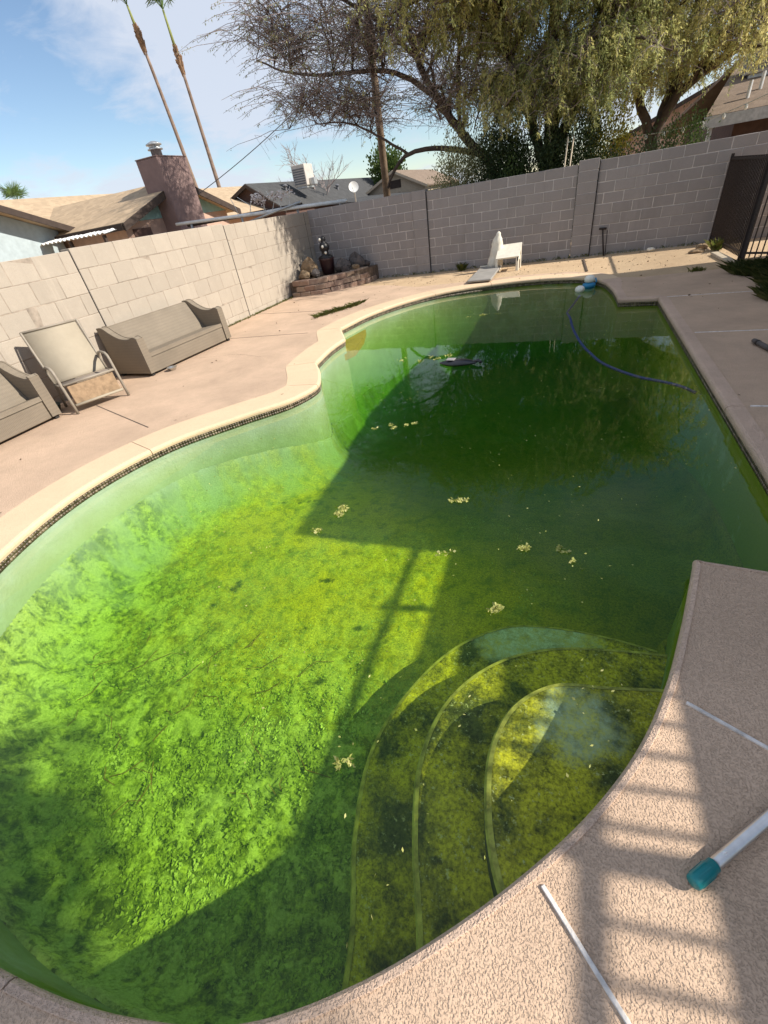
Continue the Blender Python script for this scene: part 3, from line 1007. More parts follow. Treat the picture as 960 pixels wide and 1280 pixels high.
def wicker_seat(label, cat, name, loc, width, depth=0.84, rz=0.0):
    """front looks to +x, seat runs along y; origin front-left foot on the floor"""
    t = thing(name, label, cat, loc, rz, 'grey tan wicker seats along the left wall')
    d = depth
    prof = []
    # arm outline in (x, z): back high, dip, flat front
    top = smooth_path([(-d, 0.76), (-d + 0.10, 0.765), (-d + 0.24, 0.68), (-d + 0.40, 0.60), (-d + 0.60, 0.575), (-0.04, 0.60), (0.0, 0.575)], 0.03)
    outl = [tuple(p) for p in top] + [(0.0, 0.05), (-d, 0.05)]
    for y0 in (0.0, width - 0.13):
        a = MB().prism(outl, y0, y0 + 0.13, 'y').build('arm', M_WICK, t)
        # rolled rim on the arm's top edges
        for yy in (y0 + 0.012, y0 + 0.118):
            MB().tube([(p[0], yy, p[1] - 0.004) for p in top], 0.014, 6).build('rim', M_WICK, a, True)
    MB().prism([(-d + 0.0, 0.06), (-d, 0.735), (-d + 0.04, 0.755), (-d + 0.09, 0.74), (-d + 0.36, 0.30), (-d + 0.36, 0.06)], 0.132, width - 0.132, 'y').build('backrest', M_WICK, t)
    MB().sheet((-d + 0.362, 0.132, 0.295), (-0.02, 0.132, 0.335), (-0.02, width - 0.132, 0.335), (-d + 0.362, width - 0.132, 0.295), 0.06).build('seat', M_WICK, t)
    MB().cbox(-0.075, 0.132, 0.035, -0.020, width - 0.132, 0.268, 0.01).build('front_panel', M_WICK, t)
    for x in (-0.08, -d + 0.03):
        for y in (0.03, width - 0.09):
            MB().cbox(x, y, 0.0, x + 0.05, y + 0.06, 0.052, 0.004).build('foot', M_DARKF, t)
    return t
wicker_seat('long grey tan wicker sofa without cushions against the left wall', 'sofa', 'wicker_sofa', (-6.08, 5.10, 0), 2.0, 0.80, math.radians(-3.5))
wicker_seat('grey tan wicker armchair cut off by the left edge of the picture', 'armchair', 'wicker_armchair', (-6.27, 2.62, 0), 0.99, 0.62, 0.0)

# sling chair
M_SLING = simple('sling_fabric', (0.34, 0.295, 0.225), 0.85, var=0.05, scale=8, bump=0.3, bscale=220)
M_SLINGS = simple('sling_seat', (0.24, 0.20, 0.165), 0.85, var=0.12, scale=8, bump=0.3, bscale=220)
M_FRAME = simple('chair_frame', (0.26, 0.225, 0.18), 0.5, var=0.15)
M_PANEL = simple('rust_panel', (0.30, 0.21, 0.13), 0.8, var=0.3, scale=14)
SCH = thing('sling_chair', 'high backed tan sling chair with metal arms beside the wicker sofa', 'chair', (-6.10, 3.70, 0), math.radians(-23))
W = 0.70
for yy in (0.0, W):
    MB().tube([(0.03, yy, 0.0), (0.0, yy, 0.25), (-0.03, yy, 0.52), (-0.05, yy, 0.57), (-0.12, yy, 0.60), (-0.30, yy, 0.60), (-0.43, yy, 0.575), (-0.47, yy, 0.50), (-0.46, yy, 0.40)], 0.019, 8).build('arm', M_FRAME, SCH, True)
    MB().tube([(-0.40, yy, 0.36), (-0.52, yy, 0.62), (-0.66, yy, 1.0), (-0.67, yy, 1.02)], 0.016, 8).build('back_rail', M_FRAME, SCH, True)
    MB().tube([(-0.02, yy, 0.38), (-0.25, yy, 0.345), (-0.42, yy, 0.34)], 0.014, 8).build('seat_rail', M_FRAME, SCH, True)
    MB().tube([(-0.42, yy, 0.36), (-0.52, yy, 0.12), (-0.56, yy, 0.0)], 0.018, 8).build('leg', M_FRAME, SCH, True)
def curved_sheet(path, y0, y1, th):
    mb = MB(); n = len(path)
    vs = []
    for x, z in path: vs += [(x, y0, z), (x, y1, z)]
    for x, z in path: vs += [(x - th, y0, z - th), (x - th, y1, z - th)]
    fs = [(2*i, 2*i+1, 2*i+3, 2*i+2) for i in range(n-1)] + [(2*n+2*i, 2*n+2*i+2, 2*n+2*i+3, 2*n+2*i+1) for i in range(n-1)]
    fs += [(2*i, 2*i+2, 2*n+2*i+2, 2*n+2*i) for i in range(n-1)] + [(2*i+1, 2*n+2*i+1, 2*n+2*i+3, 2*i+3) for i in range(n-1)]
    fs += [(0, 2*n, 2*n+1, 1), (2*n-2, 2*n-1, 4*n-1, 4*n-2)]
    return mb.add(vs, fs)
curved_sheet(smooth_path([(-0.40, 0.36), (-0.50, 0.58), (-0.62, 0.86), (-0.675, 1.01)], 0.05), 0.016, W - 0.016, 0.006).build('backrest', M_SLING, SCH, True)
curved_sheet(smooth_path([(-0.01, 0.385), (-0.2, 0.35), (-0.40, 0.35)], 0.05), 0.014, W - 0.014, 0.006).build('seat', M_SLINGS, SCH, True)
MB().cbox(-0.03, 0.05, 0.10, -0.005, W - 0.05, 0.36, 0.005).build('front_panel', M_PANEL, SCH)
MB().tube([(0.0, 0.02, 0.385), (0.0, W - 0.02, 0.385)], 0.016, 8).build('crossbar', M_FRAME, SCH, True)
MB().tube([(0.012, 0.03, 0.105), (0.012, W - 0.03, 0.105)], 0.018, 8).build('crossbar', M_SLING, SCH, True)
MB().tube([(-0.672, 0.0, 1.015), (-0.672, W, 1.015)], 0.015, 8).build('crossbar', M_FRAME, SCH, True)

M_PAIL = simple('dark_teal', (0.03, 0.06, 0.06), 0.4)
MB().lathe([(0.05, 0), (0.10, 0.02), (0.13, 0.09), (0.135, 0.10), (0.12, 0.10), (0.09, 0.04), (0.0, 0.035)], 16).build('teal_bowl', M_PAIL, smooth=True, loc=(-6.62, 3.72, 0.0))
tag(bpy.context.scene.objects['teal_bowl'], 'dark teal bowl on the deck between armchair and sling chair', 'bowl')
M_STEEL = simple('steel_dish', (0.62, 0.62, 0.60), 0.25, 0.9, var=0.05)
MB().lathe([(0.045, 0), (0.05, 0.005), (0.085, 0.05), (0.088, 0.052), (0.08, 0.05), (0.045, 0.012), (0.0, 0.012)], 20).build('steel_bowl', M_STEEL, smooth=True, loc=(-5.93, 5.40, 0.0))
tag(bpy.context.scene.objects['steel_bowl'], 'small shiny steel bowl at the foot of the wicker sofa', 'bowl')

# ================================================================== FAR SIDE OF THE POOL
M_WPLAS = simple('white_plastic', (0.70, 0.66, 0.56), 0.55, var=0.1, scale=12)
WC = thing('plastic_chair', 'off white plastic chair with sloping seat and crumpled tall back against the far wall', 'chair', (-1.40, 12.25, -0.03))
MB().sheet((-0.22, -0.25, 0.29), (0.32, -0.25, 0.30), (0.34, 0.18, 0.53), (-0.20, 0.18, 0.52), 0.035).build('seat', M_WPLAS, WC)
for x, y, h in ((-0.20, -0.24, 0.27), (0.28, -0.23, 0.28), (-0.18, 0.15, 0.47), (0.30, 0.15, 0.48)):
    MB().prism([(x - 0.025, y - 0.02), (x + 0.025, y - 0.02), (x + 0.035, y + 0.02), (x - 0.035, y + 0.02)], 0, h).build('leg', M_WPLAS, WC)
MB().cbox(0.27, -0.25, 0.20, 0.31, 0.16, 0.285, 0.006).build('apron', M_WPLAS, WC)
bk_ = MB()
prof = [(r_q, 0.74 * z_q) for r_q, z_q in [(0.05, 0.02), (0.13, 0.06), (0.17, 0.14), (0.18, 0.25), (0.155, 0.36), (0.135, 0.44), (0.15, 0.50), (0.145, 0.62), (0.115, 0.72), (0.125, 0.78), (0.10, 0.90), (0.055, 1.0), (0.05, 1.05), (0.02, 1.10)]]
n = 14
vs = []
for i, (r, z) in enumerate(prof):
    for k in range(n):
        a = 2 * math.pi * k / n
        rr = r * (1 + 0.16 * math.sin(5 * a + i) + random.uniform(-.08, .08))
        vs.append((-0.30 + 0.12 * z + rr * math.cos(a), 0.10 + 0.75 * rr * math.sin(a), z))
fs = [(i*n+k, i*n+(k+1) % n, (i+1)*n+(k+1) % n, (i+1)*n+k) for i in range(len(prof)-1) for k in range(n)]
bk_.add(vs, fs + [tuple(range(n)), tuple((len(prof)-1)*n+k for k in range(n))]).build('backrest', M_WPLAS, WC, True)

M_BOARD = simple('grey_board', (0.27, 0.255, 0.235), 0.8, var=0.15, scale=5, bump=0.2, bscale=90)
BD = thing('diving_board', 'flat grey board lying at the far pool edge beside the white chair', 'board', (-1.78, 11.5, 0.0))
MB().cbox(-0.26, -0.92, 0.03, 0.26, 0.90, 0.075, 0.012).build('deck_board', M_BOARD, BD)
MB().cbox(-0.22, 0.55, -0.04, 0.22, 0.80, 0.03, 0.006).build('mount', M_BOARD, BD)
MB().cbox(-0.22, -0.55, -0.02, 0.22, -0.40, 0.03, 0.006).build('mount', M_BOARD, BD)
MB().tube([(-0.27, 0.84, 0.085), (0.27, 0.84, 0.085)], 0.014, 8).build('end_bar', M_WPLAS, BD, True)

TH = thing('garden_tool', 'black upright rod with a short cross handle leaning on the far block wall', 'tool', (0.79, 12.84, -0.03))
MB().tube([(0, 0, 0), (-0.05, 0.08, 0.28), (-0.09, 0.14, 0.53)], 0.017, 8).build('shaft', M_IRON, TH, True)
MB().tube([(-0.17, 0.14, 0.55), (-0.01, 0.14, 0.54)], 0.022, 8).build('handle', M_IRON, TH, True)
MB().tube([(0.03, 0.02, 0.0), (0.01, 0.12, 0.5)], 0.009, 6).build('cable', M_IRON, TH, True)

# floating and submerged pool gear
M_BLUEP = simple('blue_plastic', (0.03, 0.22, 0.42), 0.4, var=0.1)
M_WHITEP = simple('white_float', (0.78, 0.76, 0.68), 0.45, var=0.08, scale=20)
CL = thing('pool_cleaner', 'blue and white floating pool cleaner at the far coping', 'pool cleaner', (0.42, 9.82, WATER_Z))
CL.scale = (0.72, 0.72, 0.72)
MB().lathe([(0.10, -0.05), (0.15, -0.02), (0.165, 0.03), (0.15, 0.075), (0.09, 0.10), (0.0, 0.105)], 20).build('base', M_BLUEP, CL, True)
MB().lathe([(0.09, 0.10), (0.125, 0.13), (0.13, 0.19), (0.10, 0.25), (0.04, 0.275), (0.0, 0.278)], 20).build('cap', M_WHITEP, CL, True)
MB().tube([(0.12, -0.02, 0.05), (0.17, -0.05, 0.12), (0.14, -0.02, 0.2)], 0.02, 8).build('handle', M_BLUEP, CL, True)
fb = MB()
fb.lathe([(0.03, -0.08), (0.09, -0.055), (0.115, 0.0), (0.10, 0.055), (0.05, 0.09), (0.0, 0.095)], 18)
fb.build('float_ball', M_WHITEP, smooth=True, loc=(0.26, 9.48, WATER_Z + 0.02))
SC.objects['float_ball'].scale = (0.75, 0.75, 0.75)
tag(SC.objects['float_ball'], 'small off white float ball bobbing beside the pool cleaner', 'float')

M_HOSE = NT('blue_hose')
_t = M_HOSE
_t.col(_t.mix(_t.ramp(_t.noise(9, 4, 0.6, _t.pos()), [(0.4, 0), (0.7, 1)]), (0.010, 0.030, 0.16), (0.03, 0.06, 0.13))).set(0.4, 0, 0.4)
M_HOSE = M_HOSE.m
hp = smooth_path([(0.27, 9.40, -0.16), (0.16, 8.95, -0.22), (0.08, 8.5, -0.22), (0.08, 8.1, -0.16), (0.11, 7.7, -0.115), (0.18, 6.85, -0.105), (0.35, 5.93, -0.108), (0.50, 5.50, -0.115),
                  (0.66, 5.26, -0.12), (0.84, 5.07, -0.125), (1.04, 4.96, -0.135), (1.20, 4.88, -0.16), (1.31, 4.83, -0.2)], 0.012)
rr = [0.0145 + 0.0025 * (1 if (k // 1) % 2 else -1) for k in range(len(hp))]
o = MB().tube(hp, rr, 10).build('pool_hose', M_HOSE, smooth=True)
tag(o, 'blue ribbed pool hose floating in a curve across the deep end', 'hose')

M_RUB = simple('black_rubber', (0.018, 0.018, 0.022), 0.28, var=0.4, scale=15, spec=0.6)
FT = thing('black_float', 'black flattened rubber float drifting in the middle of the deep end', 'float', (-1.22, 5.58, WATER_Z), math.radians(-8))
vs, fs = [], []
n, m = 12, 15
for i in range(m):
    t_ = i / (m - 1); x = -0.25 + 0.5 * t_
    r = math.sin(math.pi * min(max(t_, 0.03), 0.97)) ** 0.6
    for k in range(n):
        a = 2 * math.pi * k / n
        vs.append((x, (0.10 * r) * math.cos(a), 0.022 + 0.045 * r * math.sin(a) * (1.0 if math.sin(a) > 0 else 0.9) + 0.008 * math.sin(9 * x)))
for i in range(m - 1):
    for k in range(n):
        fs.append((i*n+k, i*n+(k+1) % n, (i+1)*n+(k+1) % n, (i+1)*n+k))
MB().add(vs, fs + [tuple(range(n)), tuple((m-1)*n+k for k in range(n))]).build('body', M_RUB, FT, True)
MB().tube([(0.20, 0, 0.04), (0.27, 0.02, 0.05), (0.31, 0.0, 0.03)], 0.02, 8).build('spout', M_RUB, FT, True)
MB().cbox(-0.15, -0.05, 0.06, -0.04, 0.04, 0.072, 0.004).build('patch', simple('grey_patch', (0.30, 0.28, 0.28), 0.4), FT)

# ================================================================== POLE ON THE NEAR DECK
M_ALU = NT('brushed_aluminium'); M_ALU.col(M_ALU.mix(M_ALU.ramp(M_ALU.noise(9, 5, 0.6, M_ALU.pos()), [(0.4, 0), (0.7, 1)]), (0.62, 0.62, 0.63), (0.45, 0.45, 0.46))).set(0.34, 0.9, 0.5); M_ALU = M_ALU.m
M_TEAL = simple('teal_grip', (0.006, 0.19, 0.20), 0.38, var=0.15, scale=30, spec=0.5)
a_ = math.atan2(0.26, 0.257)
PL = thing('pool_pole', 'aluminium pool pole with a teal grip lying on the near deck', 'pool pole', (0.512, 0.570, 0.006), a_)
MB().tube([(0.085, 0, 0.021), (2.4, 0, 0.021)], 0.0165, 20).build('tube', M_ALU, PL, True)
gp = MB(); gp.tube([(0.0, 0, 0.0215), (0.004, 0, 0.0215), (0.012, 0, 0.0215), (0.075, 0, 0.0215), (0.078, 0, 0.0215), (0.094, 0, 0.0215), (0.096, 0, 0.0215)], [0.017, 0.0205, 0.0215, 0.0215, 0.0195, 0.0195, 0.017], 24)
gr_ = gp.build('grip', M_TEAL, PL, True)
for k in range(8):
    a = k * math.pi / 4
    MB().cbox(0.016, -0.0022, 0.0, 0.070, 0.0022, 0.0015, 0.0006, Matrix.Translation((0, 0, 0.0215)) @ Matrix.Rotation(a, 4, 'X') @ Matrix.Translation((0, 0, 0.0212))).build('grip_rib', M_TEAL, gr_)
ST = thing('dark_rod', 'dark round ended rod lying on the shaded right deck', 'rod', (1.915, 5.70, 0.006), math.atan2(-0.6, 0.12))
MB().tube([(0.0, 0, 0.024), (0.01, 0, 0.024), (0.05, 0, 0.024), (1.4, 0, 0.024)], [0.012, 0.02, 0.024, 0.022], 12).build('shaft', simple('dark_rod', (0.09, 0.08, 0.075), 0.6), ST, True)
MB().tube([(0.08, 0, 0.024), (0.11, 0, 0.024)], 0.027, 12).build('collar', M_IRON, ST, True)

def crack(pts, w=0.003, seed=1):
    r_ = random.Random(seed)
    path = smooth_path(pts, 0.03)
    L_s, R_s = [], []
    for i, p in enumerate(path):
        a = path[max(0, i-1)]; b = path[min(len(path)-1, i+1)]
        t_ = (b - a) / (np.linalg.norm(b - a) + 1e-9); nn = np.array([-t_[1], t_[0]])
        p = p + nn * r_.uniform(-.008, .008); ww = w * r_.uniform(.3, 1.2)
        L_s.append((*(p + nn * ww), 0.0045)); R_s.append((*(p - nn * ww), 0.0045))
    n_ = len(path)
    MB().add(L_s + R_s, [(i, i+1, n_+i+1, n_+i) for i in range(n_-1)]).build('crack', M_JOINT_D, deck)
crack([(-4.5, 5.9), (-5.1, 6.1), (-5.9, 6.0), (-6.9, 6.3)], 0.003, 4)
crack([(-3.95, 9.9), (-4.6, 10.3), (-5.4, 10.2), (-6.2, 10.6)], 0.003, 5)
crack([(1.6, 3.2), (2.0, 3.5), (2.3, 3.3)], 0.002, 6)

# timber and stones at the foot of the fence
M_WOOD = simple('weathered_wood', (0.52, 0.44, 0.33), 0.85, var=0.2, scale=14, bump=0.4, bscale=60)
o = MB().cbox(-0.07, 0, 0, 0.07, 1.25, 0.05, 0.006).build('timber', M_WOOD, loc=(2.77, 10.25, -0.028), rot=(0, 0, math.radians(2)))
tag(o, 'pale weathered timber lying along the foot of the iron fence', 'timber')

def rock(name, loc, r, mat, label, seed, flat=0.75, group=None):
    rs = random.Random(seed)
    vs, fs = [], []
    n, m = 12, 8
    ph = [rs.uniform(0, 6.28) for _ in range(6)]
    for i in range(m + 1):
        th = math.pi * i / m
        for k in range(n):
            a = 2 * math.pi * k / n
            q = 1 + 0.16 * math.sin(2 * a + ph[0]) * math.sin(th) + 0.12 * math.sin(3 * a + ph[1] + 2 * th) + 0.10 * math.cos(3 * th + ph[2]) + rs.uniform(-.05, .05)
            vs.append((r[0] * q * math.sin(th) * math.cos(a), r[1] * q * math.sin(th) * math.sin(a), r[2] * q * math.cos(th) * flat + r[2] * 0.7))
    for i in range(m):
        for k in range(n):
            fs.append((i*n+k, i*n+(k+1) % n, (i+1)*n+(k+1) % n, (i+1)*n+k))
    o = MB().add(vs, fs).build(name, mat, smooth=False, loc=loc)
    return tag(o, label, 'rock', group)

def rock_mat(name, c):
    t = NT(name); p = t.pos()
    cc = t.mix(t.ramp(t.noise(9, 6, 0.7, p), [(0.35, 0), (0.7, 1)]), c, tuple(k * 0.5 for k in c))
    t.col(cc).set(0.95, 0, 0.2); t.bump(t.noise(35, 5, 0.7, p), 0.7, 0.02)
    return t.m
M_RK1 = rock_mat('tan_rock', (0.30, 0.215, 0.135)); M_RK2 = rock_mat('grey_rock', (0.13, 0.115, 0.11)); M_RK3 = rock_mat('dark_rock', (0.09, 0.08, 0.08))
rock('rock', (2.66, 12.35, -0.03), (0.12, 0.09, 0.07), M_RK1, 'tan stone at the corner where fence meets block wall', 1)
rock('rock', (2.50, 11.95, -0.03), (0.15, 0.10, 0.05), M_RK1, 'flat tan stone just in front of the timber', 2)
rock('rock', (1.75, 12.72, -0.03), (0.07, 0.06, 0.06), M_WPLAS, 'small white stone at the foot of the far wall', 3)

# ================================================================== ROCK GARDEN IN THE CORNER
M_PAVER = NT('retaining_brick')
_t = M_PAVER; _p = _t.pos()
_c = _t.ramp(_t.rnd(), [(0.0, (0.28, 0.185, 0.14)), (0.5, (0.20, 0.14, 0.115)), (1.0, (0.33, 0.25, 0.19))])
_c = _t.mix(_t.ramp(_t.noise(14, 5, 0.7, _p), [(0.45, 0), (0.75, 0.6)]), _c, (0.40, 0.32, 0.25))
_t.col(_c).set(0.95, 0, 0.1); _t.bump(_t.noise(40, 4, 0.7, _p), 0.6, 0.015)
M_PAVER = M_PAVER.m
RG = thing('rock_garden', 'raised corner bed edged with three courses of red brown bricks', 'garden bed', (-6.9, 13.0, -0.03))
arc = smooth_path([(-6.86, 11.10), (-6.45, 11.06), (-6.05, 11.18), (-5.70, 11.50), (-5.38, 11.95), (-5.12, 12.45), (-5.05, 12.9)], 0.02)
cum = np.concatenate([[0], np.cumsum(np.linalg.norm(np.diff(arc, axis=0), axis=1))])
def arc_at(s):
    s = min(max(s, 0), cum[-1] - 1e-4); i = int(np.searchsorted(cum, s, 'right') - 1)
    f_ = (s - cum[i]) / (cum[i+1] - cum[i]); p = arc[i] * (1 - f_) + arc[i+1] * f_
    d = arc[i+1] - arc[i]; return p, math.atan2(d[1], d[0])
bms = []
for k in range(5):
    m = MB().cbox(-0.135, -0.10, 0.0, 0.135, 0.10, 0.128, 0.014)
    m.v = [(x + random.uniform(-.010, .010), y + random.uniform(-.012, .012), z + random.uniform(-.006, .006)) for x, y, z in m.v]
    me = m.mesh('brick'); m.fixn(me); me.materials.append(M_PAVER); bms.append(me)
for c_ in range(3):
    s = 0.14 + (c_ % 2) * 0.14
    lim = cum[-1] - 0.05 - 0.12 * c_
    while s < lim:
        p, a = arc_at(s)
        nrm = np.array([-math.sin(a), math.cos(a)])
        q = p + nrm * (0.10 + 0.035 * c_)
        o = bpy.data.objects.new('brick', random.choice(bms)); COL.objects.link(o); o.parent = RG
        o.location = (q[0] + 6.9, q[1] - 13.0, 0.132 * c_ + random.uniform(-.003, .003)); o.rotation_euler = (random.uniform(-.03, .03), random.uniform(-.02, .02), a + random.uniform(-.06, .06))
        s += 0.285
soil = [tuple(p) for p in (arc + np.array([0.0, 0.14]))] + [(-5.2, 12.99), (-6.93, 12.99), (-6.93, 11.2)]
MB().prism([(x + 6.9, y - 13.0) for x, y in soil], 0.0, 0.36).build('soil', simple('soil', (0.13, 0.095, 0.07), 0.95, var=0.4, scale=14, bump=0.9, bscale=40), RG)
for k, (p, r, mt, lb) in enumerate([
        ((-6.62, 11.55, 0.33), (0.17, 0.15, 0.15), M_RK1, 'lower of the two tan boulders stacked by the left wall in the corner bed'),
        ((-6.58, 11.85, 0.36), (0.22, 0.20, 0.30), M_RK1, 'large upper tan boulder by the left wall in the corner bed'),
        ((-6.30, 11.62, 0.33), (0.13, 0.12, 0.16), M_RK2, 'brown boulder between the tan boulders and the dark pot'),
        ((-5.78, 12.25, 0.33), (0.20, 0.17, 0.22), M_RK2, 'round grey boulder right of the dark pot in the corner bed'),
        ((-5.62, 12.05, 0.33), (0.12, 0.10, 0.12), M_RK3, 'small black stone in front of the grey boulder'),
        ((-5.50, 12.60, 0.33), (0.20, 0.16, 0.26), M_RK2, 'grey boulder nearest the far wall in the corner bed'),
        ((-5.42, 12.30, 0.33), (0.11, 0.10, 0.10), M_RK1, 'small tan stone at the right end of the corner bed'),
        ((-5.28, 12.72, 0.33), (0.12, 0.11, 0.12), M_RK3, 'dark stone at the far end of the corner bed')]):
    rock('rock', p, r, mt, lb, 40 + k, group='rocks on the corner bed')
M_MAR = simple('maroon_glaze', (0.028, 0.010, 0.012), 0.35, var=0.3, spec=0.5)
M_BLK = simple('black_resin', (0.014, 0.013, 0.015), 0.45, var=0.4, spec=0.4)
UR_SCALE = 0.82
UR = thing('fountain', 'dark maroon and black tiered fountain standing among the corner rocks', 'fountain', (-6.18, 12.15, 0.33))
UR.scale = (UR_SCALE, UR_SCALE, UR_SCALE)
MB().lathe([(0.16, 0), (0.20, 0.03), (0.23, 0.20), (0.25, 0.42), (0.27, 0.46), (0.26, 0.48), (0.22, 0.47), (0.2, 0.40), (0, 0.40)], 18).build('pot', M_MAR, UR, True)
MB().lathe([(0.19, 0.41), (0.24, 0.48), (0.22, 0.53), (0.12, 0.58), (0.11, 0.66), (0.15, 0.72), (0.17, 0.80), (0.12, 0.90), (0.07, 0.93), (0.09, 0.98), (0.08, 1.05), (0.03, 1.10), (0, 1.1)], 12, jit=0.12).build('figure', M_BLK, UR, True)
for p in ((0.02, -0.15, 0.80), (-0.07, -0.08, 1.0), (0.08, -0.12, 0.62)):
    MB().lathe([(0.02, -0.03), (0.045, 0.0), (0.035, 0.04), (0.0, 0.055)], 10, c=p).build('shell', M_WHITEP, UR, True)

# ================================================================== NEIGHBOURING HOUSES
def shingle_mat(name, c):
    t = NT(name); p = t.pos()
    v = t.voro(5.0, p, out='Color'); s_ = t.n.new('ShaderNodeSeparateColor'); t.l.new(v, s_.inputs[0])
    cc = t.mix(s_.outputs[0], c, tuple(k * 0.75 for k in c))
    cc = t.mix(t.ramp(t.noise(0.7, 5, 0.6, p), [(0.4, 0), (0.7, 0.4)]), cc, tuple(k * 0.8 for k in c))
    cc = t.mix(t.ramp(t.noise(25, 4, 0.7, p), [(0.45, 0), (0.7, 0.35)]), cc, tuple(k * 0.6 for k in c))
    t.col(cc).set(0.95, 0, 0.1); t.bump(t.noise(30, 4, 0.7, p), 0.5, 0.03)
    return t.m
M_SH_TAN = shingle_mat('tan_shingle', (0.50, 0.375, 0.25))
M_SH_GREY = shingle_mat('charcoal_shingle', (0.085, 0.085, 0.085))
M_SH_BRN = shingle_mat('brown_shingle', (0.25, 0.19, 0.145))
M_TURQ = simple('turquoise_board', (0.26, 0.42, 0.40), 0.85, var=0.15, scale=5)
M_PINK = simple('pink_stucco', (0.44, 0.30, 0.235), 0.95, var=0.12, scale=5, bump=0.4)
M_CHIM = simple('chimney_stucco', (0.21, 0.145, 0.135), 0.95, var=0.12, scale=4, bump=0.5, bscale=30)
M_BLUEW = simple('pale_blue_board', (0.36, 0.42, 0.44), 0.85, var=0.1)
M_FASC = simple('dark_fascia', (0.05, 0.035, 0.028), 0.8, var=0.2)
M_DKWALL = simple('dark_brown_wall', (0.10, 0.06, 0.05), 0.9, var=0.2)
M_METW = simple('white_metal', (0.70, 0.70, 0.68), 0.45, var=0.1)
M_GALV = simple('galvanised', (0.45, 0.46, 0.46), 0.4, 0.7, var=0.2, scale=12)
M_CREAM = simple('cream_stucco', (0.46, 0.37, 0.27), 0.95, var=0.1)
M_COOL = simple('cooler_metal', (0.48, 0.45, 0.41), 0.6, 0.1, var=0.12, scale=4)
M_LOUV = simple('cooler_louver', (0.16, 0.16, 0.17), 0.6, 0.3, var=0.15)

HL = thing('house', 'low tan roofed house with a gable and pink stucco chimney behind the left wall', 'house', (-16, 18, 0))
def L_(p): return (p[0] + 16, p[1] - 18, p[2])
rf = MB().sheet(L_((-16.3, 3, 2.24)), L_((-16.3, 40, 2.24)), L_((-20.5, 40, 3.81)), L_((-20.5, 3, 3.81)), 0.10).build('roof', M_SH_TAN, HL)
MB().sheet(L_((-20.5, 3, 3.812)), L_((-20.5, 40, 3.812)), L_((-24.7, 40, 2.24)), L_((-24.7, 3, 2.24)), 0.10).build('roof', M_SH_TAN, HL)
MB().box(*L_((-16.29, 3.0, 2.06)), *L_((-16.22, 40.0, 2.235))).build('fascia', M_FASC, rf)
MB().box(*L_((-24.2, 3.6, -0.1)), *L_((-17.0, 39.5, 2.25))).build('wall', M_PINK, HL)
# gable wing towards the pool
rg = MB().sheet(L_((-12.8, 12.15, 2.33)), L_((-12.8, 15.2, 3.345)), L_((-19.3, 15.2, 3.345)), L_((-16.6, 12.15, 2.33)), 0.09).build('gable_roof', M_SH_TAN, HL)
rg2 = MB().sheet(L_((-12.8, 18.2, 2.33)), L_((-16.6, 18.2, 2.33)), L_((-19.3, 15.202, 3.347)), L_((-12.8, 15.202, 3.347)), 0.09).build('gable_roof', M_SH_TAN, HL)
for a, b, par in (((12.1, 2.31), (15.2, 3.342), rg), ((18.25, 2.31), (15.2, 3.342), rg2)):
    MB().prism([(a[0] - 18, a[1] - 0.20), (a[0] - 18, a[1]), (b[0] - 18, b[1]), (b[0] - 18, b[1] - 0.21)], -12.79 + 16, -12.74 + 16, 'x').build('rake_board', M_FASC, par)
MB().box(*L_((-16.5, 12.08, 2.14)), *L_((-12.82, 12.15, 2.31))).build('fascia', M_FASC, rg)
MB().prism([(12.5 - 18, 2.34), (15.2 - 18, 3.22), (17.9 - 18, 2.34)], -13.25 + 16, -13.2 + 16, 'x').build('gable_board', M_TURQ, HL)
MB().box(*L_((-17, 12.5, -0.1)), *L_((-13.2, 17.9, 2.336))).build('wall', M_PINK, HL)
MB().box(*L_((-13.22, 12.78, 1.75)), *L_((-13.17, 13.55, 2.14))).build('vent', M_DKWALL, HL)
ch = MB().cbox(*L_((-13.46, 14.27, -0.1)), *L_((-12.55, 15.68, 3.90)), 0.02).build('chimney', M_CHIM, HL)
MB().cbox(*L_((-13.47, 14.26, 3.90)), *L_((-12.54, 15.69, 3.93)), 0.008).build('chimney_cap', M_CHIM, ch)
MB().lathe([(0.17, 0), (0.17, 0.20), (0.24, 0.20), (0.24, 0.23), (0.18, 0.25), (0.18, 0.31), (0.25, 0.32), (0.25, 0.35), (0.08, 0.42), (0, 0.42)], 18, c=L_((-13.0, 14.85, 3.93))).build('flue_cap', M_GALV, ch, True)
# second, pale blue gable further left
rb = MB().sheet(L_((-15.4, 9.3, 3.62)), L_((-15.4, 12.75, 2.40)), L_((-20, 12.75, 2.40)), L_((-20, 9.3, 3.62)), 0.09).build('gable_roof', M_SH_TAN, HL)
MB().sheet(L_((-15.4, 9.298, 3.622)), L_((-20, 9.298, 3.622)), L_((-20, 5.8, 2.40)), L_((-15.4, 5.8, 2.40)), 0.09).build('gable_roof', M_SH_TAN, HL)
MB().prism([(9.3 - 18, 3.44), (9.3 - 18, 3.62), (12.8 - 18, 2.38), (12.8 - 18, 2.20)], -15.39 + 16, -15.34 + 16, 'x').build('rake_board', M_FASC, rb)
MB().prism([(6.3 - 18, -0.1), (6.3 - 18, 2.45), (9.3 - 18, 3.5), (12.3 - 18, 2.45), (12.3 - 18, -0.1)], -16.9 + 16, -15.9 + 16, 'x').build('wall', M_BLUEW, HL)
